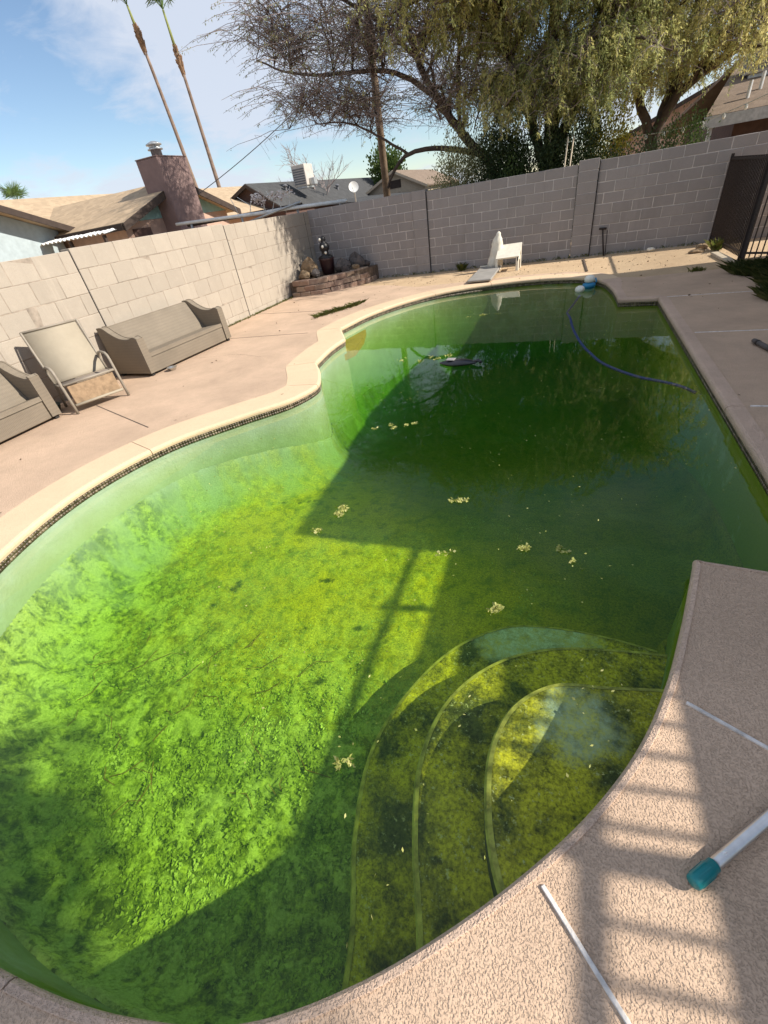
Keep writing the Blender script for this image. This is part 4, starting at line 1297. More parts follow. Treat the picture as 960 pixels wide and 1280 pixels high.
# corrugated patio awning
aw = MB(); n = 90
va, fa = [], []
for i in range(n + 1):
    x = -18.4 + (18.4 - 12.9) * i / n
    z = 2.15 + 0.028 * math.sin(i * math.pi * 0.62)
    for (yy, dz) in ((11.45, 0.0), (11.9, 0.06), (11.9, 0.05), (11.45, -0.012)):
        va.append(L_((x, yy, z + dz)))
for i in range(n):
    for k in range(4):
        fa.append((i*4+k, i*4+(k+1) % 4, (i+1)*4+(k+1) % 4, (i+1)*4+k))
MB().add(va, fa).build('awning', M_METW, HL)
for x in (-13.1, -14.6, -16.1, -17.6):
    MB().box(*L_((x - 0.04, 11.5, -0.1)), *L_((x + 0.04, 11.58, 2.1))).build('awning_post', M_FASC, HL)

# charcoal roofed house with rooftop cooler
H2 = thing('house', 'charcoal roofed house with brown gable behind the far left corner', 'house', (-16, 30, 0))
def L2(p): return (p[0] + 16, p[1] - 30, p[2])
MB().sheet(L2((-17.4, 26, 3.60)), L2((-15.2, 26, 2.15)), L2((-15.2, 58, 2.15)), L2((-17.4, 58, 3.60)), 0.10).build('roof', M_SH_GREY, H2)
MB().sheet(L2((-17.402, 26, 3.602)), L2((-17.402, 58, 3.602)), L2((-20.6, 58, 2.30)), L2((-20.6, 26, 2.30)), 0.10).build('roof', M_SH_GREY, H2)
MB().sheet(L2((-15.21, 30, 2.20)), L2((-8.6, 30, 1.55)), L2((-8.6, 58, 1.9)), L2((-15.21, 58, 2.28)), 0.10).build('porch_roof', M_SH_GREY, H2)
MB().prism([(-20.2 + 16, -0.1), (-20.2 + 16, 2.35), (-17.4 + 16, 3.48), (-15.4 + 16, 2.2), (-15.4 + 16, -0.1)], 26.3 - 30, 50 - 30, 'y').build('wall', M_DKWALL, H2)
for a, b in (((-20.65, 2.25), (-17.4, 3.585)), ((-15.15, 2.10), (-17.4, 3.585))):
    MB().prism([(a[0] + 16, a[1] - 0.16), (a[0] + 16, a[1]), (b[0] + 16, b[1]), (b[0] + 16, b[1] - 0.18)], 25.93 - 30, 25.98 - 30, 'y').build('rake_board', M_FASC, H2)
for x, y, z in ((-16.6, 29, 2.95), (-16.3, 36, 2.75)):
    v = MB().tube([L2((x, y, z)), L2((x, y, z + 0.35))], 0.09, 10).build('roof_vent', M_LOUV, H2)
    MB().lathe([(0.16, 0), (0.17, 0.05), (0.06, 0.12), (0, 0.12)], 12, c=L2((x, y, z + 0.33))).build('vent_cap', M_LOUV, v)

def cooler(loc, w, d, h, label, rz=0.0):
    t = thing('evaporative_cooler', label, 'cooler', loc, rz)
    MB().cbox(-w/2, -d/2, 0.12, w/2, d/2, h, 0.02).build('cabinet', M_COOL, t)
    for k in range(7):
        z = 0.2 + (h - 0.34) * k / 7
        MB().box(-w/2 - 0.02, -d/2 + 0.06, z, -w/2 - 0.002, d/2 - 0.06, z + (h - 0.34) / 12).build('louver', M_LOUV, t)
        MB().box(-w/2 + 0.06, -d/2 - 0.02, z, w/2 - 0.06, -d/2 - 0.002, z + (h - 0.34) / 12).build('louver', M_LOUV, t)
    MB().box(-w/2 + 0.08, -d/2 + 0.08, 0.0, w/2 - 0.08, d/2 - 0.08, 0.118).build('stand', M_GALV, t)
    MB().cbox(w/2 + 0.002, -0.2, 0.1, w/2 + 0.35, 0.2, 0.45, 0.02).build('duct', M_GALV, t)
    return t
cooler((-15.75, 30.0, 3.05), 0.9, 1.1, 1.15, 'pale boxy cooler on the charcoal roof in the far left')

DS = thing('satellite_dish', 'small white satellite dish on a pole above the far block wall', 'satellite dish', (-8.75, 21.0, 0))
MB().tube([(0, 0, 0.0), (0, 0, 2.15), (0.02, -0.05, 2.3)], 0.03, 8).build('mast', M_GALV, DS, True)
dm = []
for i in range(6):
    r = 0.21 * i / 5
    dm.append((max(r, 0.001), 0.25 * r * r / 0.09 * 0.09 * 4))
d_ = MB().lathe(dm, 18); d_.v = [tuple(Matrix.Translation((0.02, -0.08, 2.38)) @ Matrix.Rotation(math.radians(62), 4, 'X') @ Matrix.Rotation(0.4, 4, 'Y') @ Vector(p)) for p in d_.v]
d_.f = d_.f[:-1]
d_.build('dish', M_METW, DS, True)
MB().tube([(0.02, -0.10, 2.18), (0.05, -0.36, 2.42)], 0.012, 6).build('feed_arm', M_GALV, DS, True)

def gable_house(name, label, x0, x1, y0, y1, ze, zr, mwall, mroof, mfas):
    """ridge along y, gable looks to -y"""
    xm = (x0 + x1) / 2
    t = thing(name, label, 'house', (xm, y0, 0))
    o = 0.35
    k = (zr - ze) / (x1 - xm)
    for sgn in (-1, 1):
        e = (sgn * ((x1 - xm) + o), ze - k * o)
        r = MB().sheet((0.001 * sgn, -o, zr + 0.08), (e[0], -o, e[1] + 0.08), (e[0], y1 - y0, e[1] + 0.08), (0.001 * sgn, y1 - y0, zr + 0.08), 0.09).build('roof', mroof, t)
        MB().prism([(e[0], e[1] + 0.07), (e[0], e[1] - 0.10), (0, zr - 0.10), (0, zr + 0.07)], -o - 0.045, -o - 0.005, 'y').build('rake_board', mfas, r)
    MB().prism([(x0 - xm, -0.1), (x0 - xm, ze), (0, zr), (x1 - xm, ze), (x1 - xm, -0.1)], 0, y1 - y0, 'y').build('wall', mwall, t)
    return t
gh = gable_house('house', 'distant cream gabled house seen past the utility pole', -15.6, -10.8, 40, 52, 2.35, 3.45, M_CREAM, M_SH_BRN, M_CREAM)
MB().box(-0.5, -0.04, 2.4, 0.5, -0.003, 2.9).build('vent', M_FASC, gh)
gh = gable_house('house', 'pinkish gabled house glimpsed between the tree trunks', 2.0, 9.5, 30, 42, 2.6, 4.0, M_PINK, M_SH_BRN, M_FASC)

# right neighbour behind the far wall
HR = thing('house', 'grey roofed house behind the far wall at the top right', 'house', (6.0, 20.0, 0))
def LR(p): return (p[0] - 6, p[1] - 20, p[2])
r_ = MB().sheet(LR((3.0, 17.0, 2.33)), LR((14, 17.0, 2.33)), LR((14, 21.5, 3.75)), LR((4.4, 21.5, 3.75)), 0.10).build('roof', M_SH_BRN, HR)
MB().sheet(LR((4.4, 21.502, 3.752)), LR((14, 21.502, 3.752)), LR((14, 26, 2.3)), LR((3.0, 26, 2.3)), 0.10).build('roof', M_SH_BRN, HR)
MB().box(*LR((2.98, 16.95, 2.08)), *LR((14, 17.0, 2.32))).build('fascia', M_GALV, r_)
MB().box(*LR((3.9, 18.0, -0.1)), *LR((14, 25.5, 2.3))).build('wall', M_DKWALL, HR)
for x in (3.15, 5.0):
    MB().box(*LR((x, 17.1, -0.1)), *LR((x + 0.09, 17.19, 2.1))).build('porch_post', M_GALV, HR)
for x, y, z in ((4.0, 17.8, 2.62), (4.35, 18.3, 2.78)):
    MB().tube([LR((x, y, z - 0.08)), LR((x, y, z + 0.30))], 0.04, 8).build('vent_pipe', M_METW, HR)
cooler((4.55, 19.6, 3.02), 0.8, 0.7, 0.85, 'white boxy cooler on the grey roof at the top right', 0.0)

# string of bulbs along the right neighbour's porch
SL = thing('string_lights', 'string of small white bulbs hung above the far wall at the right', 'string lights', (1.3, 16.2, 0))
pts = [(0.0, 0, 2.20), (0.8, -0.1, 2.16), (1.6, -0.2, 2.24), (2.4, -0.3, 2.42), (3.2, -0.4, 2.66)]
pts = smooth_path(pts, 0.1)
MB().tube(pts, 0.012, 5).build('cord', M_GALV, SL)
for k in range(3, len(pts), 4):
    p = pts[k]
    MB().lathe([(0.012, 0), (0.03, -0.03), (0.035, -0.07), (0.02, -0.11), (0, -0.115)], 8, c=tuple(p)).build('bulb', M_WHITEP, SL, True)

# ================================================================== POLE, WIRES, PIPE AND CLUTTER ABOVE THE CORNER
M_POLE = simple('pole_wood', (0.20, 0.145, 0.10), 0.9, var=0.3, scale=6, bump=0.5, bscale=30)
UP = thing('utility_pole', 'weathered wooden utility pole rising through the bare branches', 'utility pole', (-5.92, 17.0, 0))
MB().tube([(0, 0, -0.1), (0, 0, 9.0)], [0.125, 0.095], 12).build('shaft', M_POLE, UP, True)
xa = MB().cbox(-1.1, -0.06, 8.2, 1.1, 0.06, 8.32, 0.01).build('crossarm', M_POLE, UP)
for x in (-0.95, -0.4, 0.4, 0.95):
    MB().lathe([(0.03, 0), (0.05, 0.05), (0.035, 0.09), (0.05, 0.12), (0.0, 0.15)], 10, c=(x, 0, 8.32)).build('insulator', M_METW, xa, True)
M_WIRE = simple('wire', (0.12, 0.12, 0.13), 0.6)
def wire(a, b, sag, label, r=0.012):
    a, b = Vector(a), Vector(b); pts = []
    for k in range(17):
        t_ = k / 16; p = a.lerp(b, t_); p.z -= sag * 4 * t_ * (1 - t_); pts.append(p)
    o = MB().tube(pts, r, 5).build('overhead_wire', M_WIRE)
    tag(o, label, 'wire')
wire((-5.95, 16.9, 5.6), (-14.2, 15.5, 2.4), 0.25, 'thin service wire from the utility pole to the left house')

PP = thing('patio_frame', 'white metal pipe frame poking above the wall corner', 'pipe frame', (-9.0, 13.7, 0))
MB().tube([(-3.2, 0.0, 2.08), (0.2, -0.02, 1.97), (0.95, -0.05, 1.97), (3.05, -0.1, 1.90)], 0.045, 10).build('beam', M_METW, PP, True)
MB().tube([(-3.0, 0.3, 2.0), (1.5, 0.15, 2.0)], 0.05, 8).build('beam', M_FASC, PP, True)
MB().tube([(-0.4, -0.02, 1.80), (0.5, -0.1, 1.92), (1.6, -0.12, 2.06)], 0.03, 8).build('brace', M_GALV, PP, True)
for x in (-2.6, -0.6, 1.4, 2.8):
    MB().tube([(x, 0, -0.1), (x, 0, 1.96 - 0.02 * x)], 0.035, 8).build('post', M_GALV, PP, True)
for k in range(8):
    x = random.uniform(-1.0, 1.2)
    MB().tube([(x, -0.1, 1.95), (x + random.uniform(-.2, .2), -0.15, 2.2), (x + random.uniform(-.35, .35), -0.2, 2.45)], 0.008, 5).build('twig', M_METW, PP)
M_TAT = simple('white_tatter', (0.66, 0.58, 0.54), 0.85, var=0.15)
vs, fs = [], []
for k in range(170):
    c = Vector((random.choice((random.gauss(0.25, 0.12), random.gauss(1.1, 0.22), random.uniform(0.1, 1.4))), random.uniform(-.3, -.05), 2.32 + random.gauss(0, 0.06) ))
    c.z += -0.02 * (c.x - 0.6)
    u_ = Vector((random.gauss(0, 1), random.gauss(0, 1), random.gauss(0, .6))).normalized() * random.uniform(.02, .07)
    w_ = u_.orthogonal().normalized() * random.uniform(.015, .04)
    b = len(vs); vs += [c - u_, c - w_, c + u_, c + w_]; fs.append((b, b+1, b+2, b+3))
MB().add(vs, fs).build('tattered_cover', M_TAT, PP, fix=False)

# ================================================================== PALMS
M_PTRUNK = simple('palm_trunk', (0.21, 0.15, 0.115), 0.95, var=0.3, scale=3, bump=0.6, bscale=14)
M_PSKIRT = simple('palm_skirt', (0.22, 0.135, 0.08), 0.95, var=0.5, scale=5, bump=0.8, bscale=12)
M_PSTEM = simple('palm_stem', (0.20, 0.22, 0.07), 0.8, var=0.2)
M_FROND = simple('palm_frond', (0.085, 0.14, 0.035), 0.6, var=0.35, scale=2)
def palm(label, base, zb, zt, lean, seed, size=1.0):
    rs = random.Random(seed)
    t = thing('palm_tree', label, 'palm tree', base, 0, 'tall thin fan palms behind the left house')
    def at(z): return Vector((lean * (z / zb) ** 1.4 * 1.0, 0, z))
    MB().tube([at(z) for z in np.linspace(0, zb - 0.5, 14)], [0.21, 0.11], 10).build('trunk', M_PTRUNK, t, True)
    sk = MB()
    for k in range(60):
        a = rs.uniform(0, 6.28); z0 = zb + rs.uniform(-0.75, 0.75)
        rr = 0.11 + 0.17 * max(0, 1 - abs(z0 - zb) / 0.85)
        p = at(z0) + Vector((math.cos(a) * rr * 0.5, math.sin(a) * rr * 0.5, 0))
        q = p + Vector((math.cos(a) * rr * 0.6, math.sin(a) * rr * 0.6, rs.uniform(0.1, 0.4)))
        sk.tube([p, q], [0.09, 0.03], 5)
    sk.lathe([(0.11, -0.8), (0.20, -0.3), (0.22, 0.1), (0.13, 0.6), (0.09, 0.9)], 10, c=tuple(at(zb)), jit=0.1)
    sk.build('skirt', M_PSKIRT, t)
    MB().tube([at(zb + 0.5), at(zt)], [0.12, 0.07], 8).build('stem', M_PSTEM, t, True)
    fr = MB()
    top = at(zt)
    for k in range(18):
        a = rs.uniform(0, 6.28); el = rs.uniform(0.75, 1.5)
        d = Vector((math.cos(a) * math.cos(el), math.sin(a) * math.cos(el), math.sin(el)))
        L = size * rs.uniform(0.6, 1.1)
        hub = top + d * L + Vector((0, 0, -0.10 * L))
        fr.tube([top, top + d * L * 0.5, hub], 0.02, 4)
        side = d.cross(Vector((0, 0, 1))).normalized()
        for j in range(13):
            g = (j - 6) / 6 * 1.35
            dd = (d * math.cos(g) + side * math.sin(g)).normalized()
            tip = hub + dd * size * rs.uniform(0.75, 1.0) + Vector((0, 0, -0.45 * abs(g) * size * 0.5 - rs.uniform(0, .15)))
            w = dd.cross(d.cross(side)).normalized() * 0.045
            midp = hub.lerp(tip, 0.5) + Vector((0, 0, 0.06))
            fr.add([hub, midp - w, tip, midp + w], [(0, 1, 2, 3)])
    fr.build('crown', M_FROND, t, fix=False)
    return t
palm('left one of the two tall thin fan palms', (-31.7, 40, 0), 14.4, 16.3, -1.05, 3)
palm('right one of the two tall thin fan palms', (-29.4, 40, 0), 12.6, 15.4, -0.35, 4, 1.1)
palm('tiny distant palm crown above the left roof ridge', (-60.3, 43.6, 0), 6.0, 7.4, 0.0, 5, 1.3)

# ================================================================== TREES AND SHRUBS
def leaf_mat(name, cols, trans=0.45):
    t = NT(name)
    cc = t.ramp(t.attr('tone'), [(i / (len(cols) - 1), c) for i, c in enumerate(cols)])
    t.col(cc).set(0.55, 0, 0.35)
    tr = t.n.new('ShaderNodeBsdfTranslucent'); t.l.new(cc, tr.inputs['Color'])
    mx = t.n.new('ShaderNodeMixShader'); mx.inputs[0].default_value = trans
    t.l.new(t.b.outputs[0], mx.inputs[1]); t.l.new(tr.outputs[0], mx.inputs[2])
    t.l.new(mx.outputs[0], t.out.inputs['Surface'])
    return t.m

M_BARK = simple('tree_bark', (0.095, 0.070, 0.055), 0.95, var=0.35, scale=5, bump=0.8, bscale=22)
M_TWIG = simple('twig_bark', (0.26, 0.21, 0.195), 0.9, var=0.3, scale=3)
M_LEAF_D = leaf_mat('willow_leaf', [(0.22, 0.26, 0.10), (0.40, 0.42, 0.16), (0.56, 0.53, 0.20), (0.72, 0.64, 0.27)], 0.55)
M_LEAF_S = leaf_mat('sparse_leaf', [(0.20, 0.22, 0.11), (0.34, 0.35, 0.18), (0.48, 0.45, 0.22)], 0.55)
M_LEAF_DARK = leaf_mat('dark_leaf', [(0.02, 0.035, 0.012), (0.04, 0.065, 0.02), (0.075, 0.10, 0.03)], 0.25)
M_LEAF_YEL = leaf_mat('yellow_leaf', [(0.22, 0.21, 0.03), (0.40, 0.34, 0.04), (0.55, 0.45, 0.05)])
M_LEAF_MID = leaf_mat('mid_leaf', [(0.04, 0.07, 0.02), (0.075, 0.12, 0.03), (0.13, 0.17, 0.04)])


def leaves_mesh(name, P, Dr, L, Wd, tone, mat, parent):
    """P base points, Dr directions (n,3), lengths and widths -> diamond leaves"""
    n = len(P)
    R = RNG.normal(size=(n, 3))
    S = np.cross(Dr, R); S /= np.linalg.norm(S, axis=1)[:, None] + 1e-9
    Nn = np.cross(S, Dr)
    mid = P + Dr * (L * 0.45)[:, None] + Nn * (L * 0.06)[:, None]
    V = np.stack([P, mid + S * Wd[:, None], P + Dr * L[:, None], mid - S * Wd[:, None]], 1).reshape(-1, 3)
    F = np.arange(4 * n).reshape(n, 4)
    return np_mesh(name, V, F, mat, parent, False, {'tone': np.repeat(tone, 4)})


def weeping_tree(label, base, limbs, clusters, seed, mat, n_str, leaf_per, bare=0.0, llen=(0.06, 0.11), strand=(0.5, 1.2), group=None, tone_bias=0.0, droop=1.0):
    rs = random.Random(seed)
    t = thing('tree', label, 'tree', base, 0, group)
    b = Vector(base)
    tk = MB(); pts_all = []
    for path, r0, r1 in limbs:
        sp = smooth_path([np.array(p, float) for p in path], 0.25)
        sp = [Vector(p) - b + Vector((rs.uniform(-.03, .03), rs.uniform(-.03, .03), 0)) for p in sp]
        m = len(sp)
        rad = [r0 + (r1 - r0) * (i / (m - 1)) for i in range(m)]
        tk.tube(sp, rad, 9)
        pts_all += [(p, rad[i]) for i, p in enumerate(sp) if i > m * 0.25]
    tk.build('trunk', M_BARK, t, True)
    br = MB(); tw = MB()
    LP, LD, LL, LW, LT = [], [], [], [], []
    for ci, (c, R, dens) in enumerate(clusters):
        c = Vector(c) - b
        near = min(pts_all, key=lambda q: (q[0] - c).length + (0.6 if q[0].z > c.z else 0) + rs.uniform(0, .25))
        p0, rr = near
        mid = p0.lerp(c, 0.5) + Vector((rs.uniform(-.2, .2), rs.uniform(-.2, .2), 0.25 + rs.uniform(0, .3)))
        path = smooth_path([np.array(p0), np.array(mid), np.array(c)], 0.18)
        path = [Vector(q) + Vector((rs.uniform(-.025, .025), rs.uniform(-.025, .025), rs.uniform(-.025, .025))) for q in path]
        br.tube(path, [min(rr * 0.55, 0.055), 0.014], 6)
        # twigs radiating from the branch end, arching down
        ctone = rs.uniform(0.0, 0.55) + tone_bias
        nt = int(n_str * dens)
        for k in range(nt):
            s0 = path[rs.randrange(max(1, len(path) // (7 if bare > 0 else 3)), len(path))]
            a = rs.uniform(0, 6.283); out = rs.uniform(0.25, 1.0) * R
            d = Vector((math.cos(a) * out, math.sin(a) * out, rs.uniform(-0.1, 0.45) * R + (1 - droop) * rs.uniform(-0.1, 0.5)))
            L = rs.uniform(*strand)
            e1 = s0 + d
            e2 = e1 + Vector((d.x * (0.25 + 0.6 * (1 - droop)), d.y * (0.25 + 0.6 * (1 - droop)), -L * 0.35 * droop))
            e3 = e2 + Vector((rs.uniform(-.08, .08) + d.x * 0.7 * (1 - droop), rs.uniform(-.08, .08) + d.y * 0.7 * (1 - droop), -L * 0.65 * droop))
            if bare > 0 or k % 2 == 0:
                kn = Vector((rs.uniform(-.06, .06), rs.uniform(-.06, .06), 0))
                tw.tube([s0, s0.lerp(e1, 0.6) + Vector((0, 0, 0.06)) + kn, e1, e2 - kn * 0.6, e3], [0.010 if bare > 0 else 0.007, 0.0035], 3, False)
                if bare > 0 and rs.random() < 0.7:
                    for _ in range(3):
                        q = s0.lerp(e1, rs.uniform(0.3, 1.0))
                        tw.tube([q, q + Vector((rs.uniform(-.3, .3), rs.uniform(-.3, .3), rs.uniform(-.25, .15))), q + Vector((rs.uniform(-.4, .4), rs.uniform(-.4, .4), rs.uniform(-.5, .0)))], [0.006, 0.003], 3, False)
            nl = int(leaf_per * L * (1 - bare) * rs.uniform(0.6, 1.2))
            if rs.random() < bare * 0.6: nl = nl // 3
            st = min(0.99, max(0, ctone + rs.uniform(-.22, .32)))
            for j in range(nl):
                f_ = rs.random()
                q = e1.lerp(e2, f_ * 3) if f_ < 0.33 else e2.lerp(e3, (f_ - 0.33) * 1.5)
                LP.append((q.x + rs.uniform(-.035, .035), q.y + rs.uniform(-.035, .035), q.z + rs.uniform(-.03, .03)))
                LD.append((rs.gauss(0, .75), rs.gauss(0, .75), -0.8 + rs.gauss(0, .5)))
                LL.append(rs.uniform(*llen)); LW.append(rs.uniform(0.008, 0.014)); LT.append(min(1, max(0, st + rs.uniform(-.12, .12))))
    br.build('branches', M_BARK, t, True)
    tw.build('twigs', M_TWIG, t, False, fix=False)
    LD = np.array(LD); LD /= np.linalg.norm(LD, axis=1)[:, None]
    leaves_mesh('crown', np.array(LP), LD, np.array(LL), np.array(LW), np.array(LT), mat, t)
    return t

# main tree: dense hanging foliage
rs = random.Random(5)
def fill(n, x0, x1, y0, y1, zlo, zhi, R, dens, seed):
    r_ = random.Random(seed); out = []
    tries = 0
    while len(out) < n and tries < 6000:
        tries += 1
        x = r_.uniform(x0, x1); y = r_.uniform(y0, y1)
        zl = zlo(x) if callable(zlo) else zlo; zh = zhi(x) if callable(zhi) else zhi
        z = r_.uniform(zl, zh)
        if all((Vector((x, y, z)) - Vector(o[0])).length > R * 0.75 for o in out):
            out.append(((x, y, z), R * r_.uniform(0.8, 1.2), dens * r_.uniform(0.6, 1.3)))
    return out

limbsB = [([(-0.72, 15.2, -0.1), (-0.70, 15.2, 1.2), (-0.66, 15.15, 2.1), (-0.74, 15.1, 3.2), (-0.80, 15.0, 4.2), (-0.72, 15.0, 5.4), (-0.6, 15.1, 7.2)], 0.25, 0.07),
          ([(-0.70, 15.2, 1.5), (-1.1, 15.1, 2.6), (-1.5, 14.9, 3.6), (-1.9, 14.7, 4.8), (-2.1, 14.6, 6.0)], 0.14, 0.05),
          ([(-0.70, 15.2, 1.7), (-0.2, 15.1, 2.9), (0.35, 14.9, 4.0), (0.8, 14.8, 5.4)], 0.13, 0.05),
          ([(-0.72, 15.2, 2.2), (-0.4, 15.5, 3.4), (0.2, 16.2, 4.6), (0.5, 16.5, 5.6)], 0.10, 0.04)]
clB = fill(52, -4.2, 0.6, 12.1, 13.5, 4.4, 6.8, 0.55, 0.8, 57) + fill(26, -2.6, 0.9, 13.5, 14.4, 2.75, 3.6, 0.5, 0.8, 58) + fill(105, -2.9, 1.7, 13.5, 17.0, lambda x: 2.95 + 0.06 * abs(x), 7.6, 0.62, 1.0, 51)
weeping_tree('dense olive willow like tree with dark trunk behind the middle of the far wall', (-0.72, 15.2, 0), limbsB, clB, 61, M_LEAF_D, 60, 56, tone_bias=0.08, strand=(0.25, 0.7), droop=0.75)

limbsC = [([(2.0, 17.0, -0.1), (1.95, 17.0, 1.6), (1.95, 17.0, 2.3), (2.25, 16.9, 2.9), (2.9, 16.8, 3.3), (3.6, 16.7, 3.6), (4.3, 16.6, 3.9)], 0.20, 0.06),
          ([(1.95, 17.0, 1.6), (1.6, 17.0, 2.5), (1.25, 17.0, 3.2), (1.1, 16.9, 4.2), (1.2, 16.9, 5.6)], 0.13, 0.05),
          ([(1.95, 17.0, 2.1), (2.1, 17.1, 3.2), (2.3, 17.0, 4.4), (2.4, 16.9, 6.0)], 0.14, 0.05)]
clC = fill(95, 0.7, 4.1, 14.6, 18.2, lambda x: 3.15 - 0.02 * x, 7.2, 0.60, 1.0, 52)
weeping_tree('dense golden olive tree behind the right part of the far wall', (2.0, 17.0, 0), limbsC, clC, 62, M_LEAF_D, 60, 56, tone_bias=0.36, strand=(0.25, 0.7), droop=0.75)

# leaning tree with mostly bare twigs
limbsA = [([(-1.95, 15.0, -0.1), (-1.98, 15.0, 1.5), (-2.15, 15.0, 2.0), (-2.9, 14.95, 2.85), (-3.6, 14.9, 3.75), (-4.2, 14.9, 5.0), (-4.5, 14.9, 6.4)], 0.21, 0.06),
          ([(-2.5, 15.0, 2.4), (-3.2, 14.9, 2.62), (-3.9, 14.8, 2.72), (-4.5, 14.8, 2.66), (-4.85, 14.8, 2.40), (-5.1, 14.75, 2.02)], 0.10, 0.05),
          ([(-3.6, 14.9, 3.75), (-4.6, 14.8, 4.35), (-5.7, 14.7, 4.55), (-6.8, 14.7, 4.70), (-7.7, 14.7, 4.95), (-8.4, 14.7, 5.3)], 0.09, 0.025),
          ([(-4.0, 14.9, 4.5), (-5.0, 15.0, 5.4), (-6.2, 15.1, 6.1), (-7.6, 15.2, 6.8)], 0.08, 0.025),
          ([(-4.4, 14.8, 2.7), (-5.2, 14.7, 3.2), (-6.0, 14.7, 3.6), (-7.0, 14.7, 3.75)], 0.05, 0.02),
          ([(-3.0, 14.95, 3.0), (-2.9, 14.6, 4.2), (-2.7, 14.3, 5.6)], 0.08, 0.04)]
limbsA = [(p_, a_q * 0.72, b_q * 0.75) for p_, a_q, b_q in limbsA]
clA = fill(100, -8.0, -2.2, 13.5, 16.4, lambda x: 3.0 + 0.12 * max(0, -4.5 - x), lambda x: 7.4, 0.62, 1.0, 53)
clA = [(c_, R_ * 1.75, d_) for c_, R_, d_ in clA]
weeping_tree('leaning mesquite like tree with mostly bare twigs spreading over the wall corner', (-1.95, 15.0, 0), limbsA, clA, 63, M_LEAF_S, 24, 44, bare=0.45, llen=(0.045, 0.08), strand=(0.3, 0.7), droop=0.35)


def shrub(name, label, cat, loc, size, n, mat, seed, llen=0.07, lw=0.022, clumps=26, group=None, stem=True):
    r_ = np.random.default_rng(seed)
    t = thing(name, label, cat, loc, 0, group)
    if stem:
        st = MB(); rr = random.Random(seed)
        for k in range(7):
            a = rr.uniform(0, 6.28); q = rr.uniform(.2, .8)
            st.tube([(0.05 * math.cos(a), 0.05 * math.sin(a), 0), (0.2 * size[0] * math.cos(a), 0.2 * size[1] * math.sin(a), size[2] * 0.4), (q * size[0] * math.cos(a), q * size[1] * math.sin(a), size[2] * rr.uniform(.6, .95))], [0.03, 0.008], 5)
        st.build('stem', M_BARK, t)
    C = r_.uniform(-1, 1, (clumps, 3)); C /= np.maximum(1, np.linalg.norm(C, axis=1))[:, None]
    C = C * np.array([size[0] * .8, size[1] * .8, size[2] * .38]) + np.array([0, 0, size[2] * 0.6])
    ci = r_.integers(0, clumps, n)
    P = C[ci] + r_.normal(size=(n, 3)) * np.array([size[0], size[1], size[2] * .5]) * 0.20
    P[:, 2] = np.maximum(P[:, 2], 0.03)
    Dr = (P - np.array([0, 0, size[2] * .4])) + r_.normal(size=(n, 3)) * 0.5
    Dr /= np.linalg.norm(Dr, axis=1)[:, None]
    tone = np.clip(r_.uniform(0, 1, clumps)[ci] * 0.6 + r_.uniform(0, .4, n), 0, 1)
    leaves_mesh('crown', P, Dr, r_.uniform(.6, 1.3, n) * llen, r_.uniform(.7, 1.2, n) * lw, tone, mat, t)
    return t
G_ = 'shrubs behind the far wall'
shrub('shrub', 'olive green bush left of the leaning trunk behind the far wall', 'shrub', (-3.0, 14.6, 0), (0.8, 0.5, 2.55), 9000, M_LEAF_S, 70, 0.06, 0.015, 46, G_)
shrub('shrub', 'dark bush in the gap right behind the leaning trunk', 'shrub', (-2.25, 15.6, 0), (0.8, 0.5, 3.1), 10000, M_LEAF_DARK, 80, 0.06, 0.017, 46, G_)
shrub('shrub', 'dark glossy shrub left of the main trunk behind the far wall', 'shrub', (-1.75, 14.3, 0), (0.75, 0.5, 2.75), 14000, M_LEAF_DARK, 71, 0.06, 0.017, 60, G_)
shrub('shrub', 'dark shrub just right of the main trunk behind the far wall', 'shrub', (-0.15, 14.4, 0), (0.75, 0.5, 2.6), 13000, M_LEAF_DARK, 72, 0.06, 0.017, 60, G_)
shrub('shrub', 'low dark shrub in front of the main trunk', 'shrub', (-0.95, 14.1, 0), (0.6, 0.4, 2.5), 9000, M_LEAF_DARK, 73, 0.06, 0.017, 40, G_)
shrub('shrub', 'yellow leaved bush right of the main trunk behind the far wall', 'shrub', (0.62, 14.9, 0), (0.58, 0.45, 2.85), 9000, M_LEAF_YEL, 74, 0.06, 0.016, 44, G_)
shrub('shrub', 'small bright green bush under the leaning trunk behind the far wall', 'shrub', (-1.45, 13.75, 0), (0.32, 0.25, 2.02), 1600, M_LEAF_MID, 75, 0.06, 0.018, 18, G_)
shrub('shrub', 'low dark hedge between the yellow bush and the right neighbour', 'shrub', (1.15, 14.3, 0), (0.95, 0.4, 2.12), 9000, M_LEAF_DARK, 76, 0.055, 0.016, 50, G_)
shrub('shrub', 'ragged green shrub under the golden tree by the string lights', 'shrub', (2.35, 15.6, 0), (0.55, 0.4, 2.35), 5000, M_LEAF_MID, 77, 0.055, 0.014, 34, G_)
shrub('tree', 'round dark green treetop beyond the charcoal roof', 'tree', (-15.4, 45, 0), (1.7, 1.5, 5.0), 5000, M_LEAF_MID, 78, 0.22, 0.08, 40)

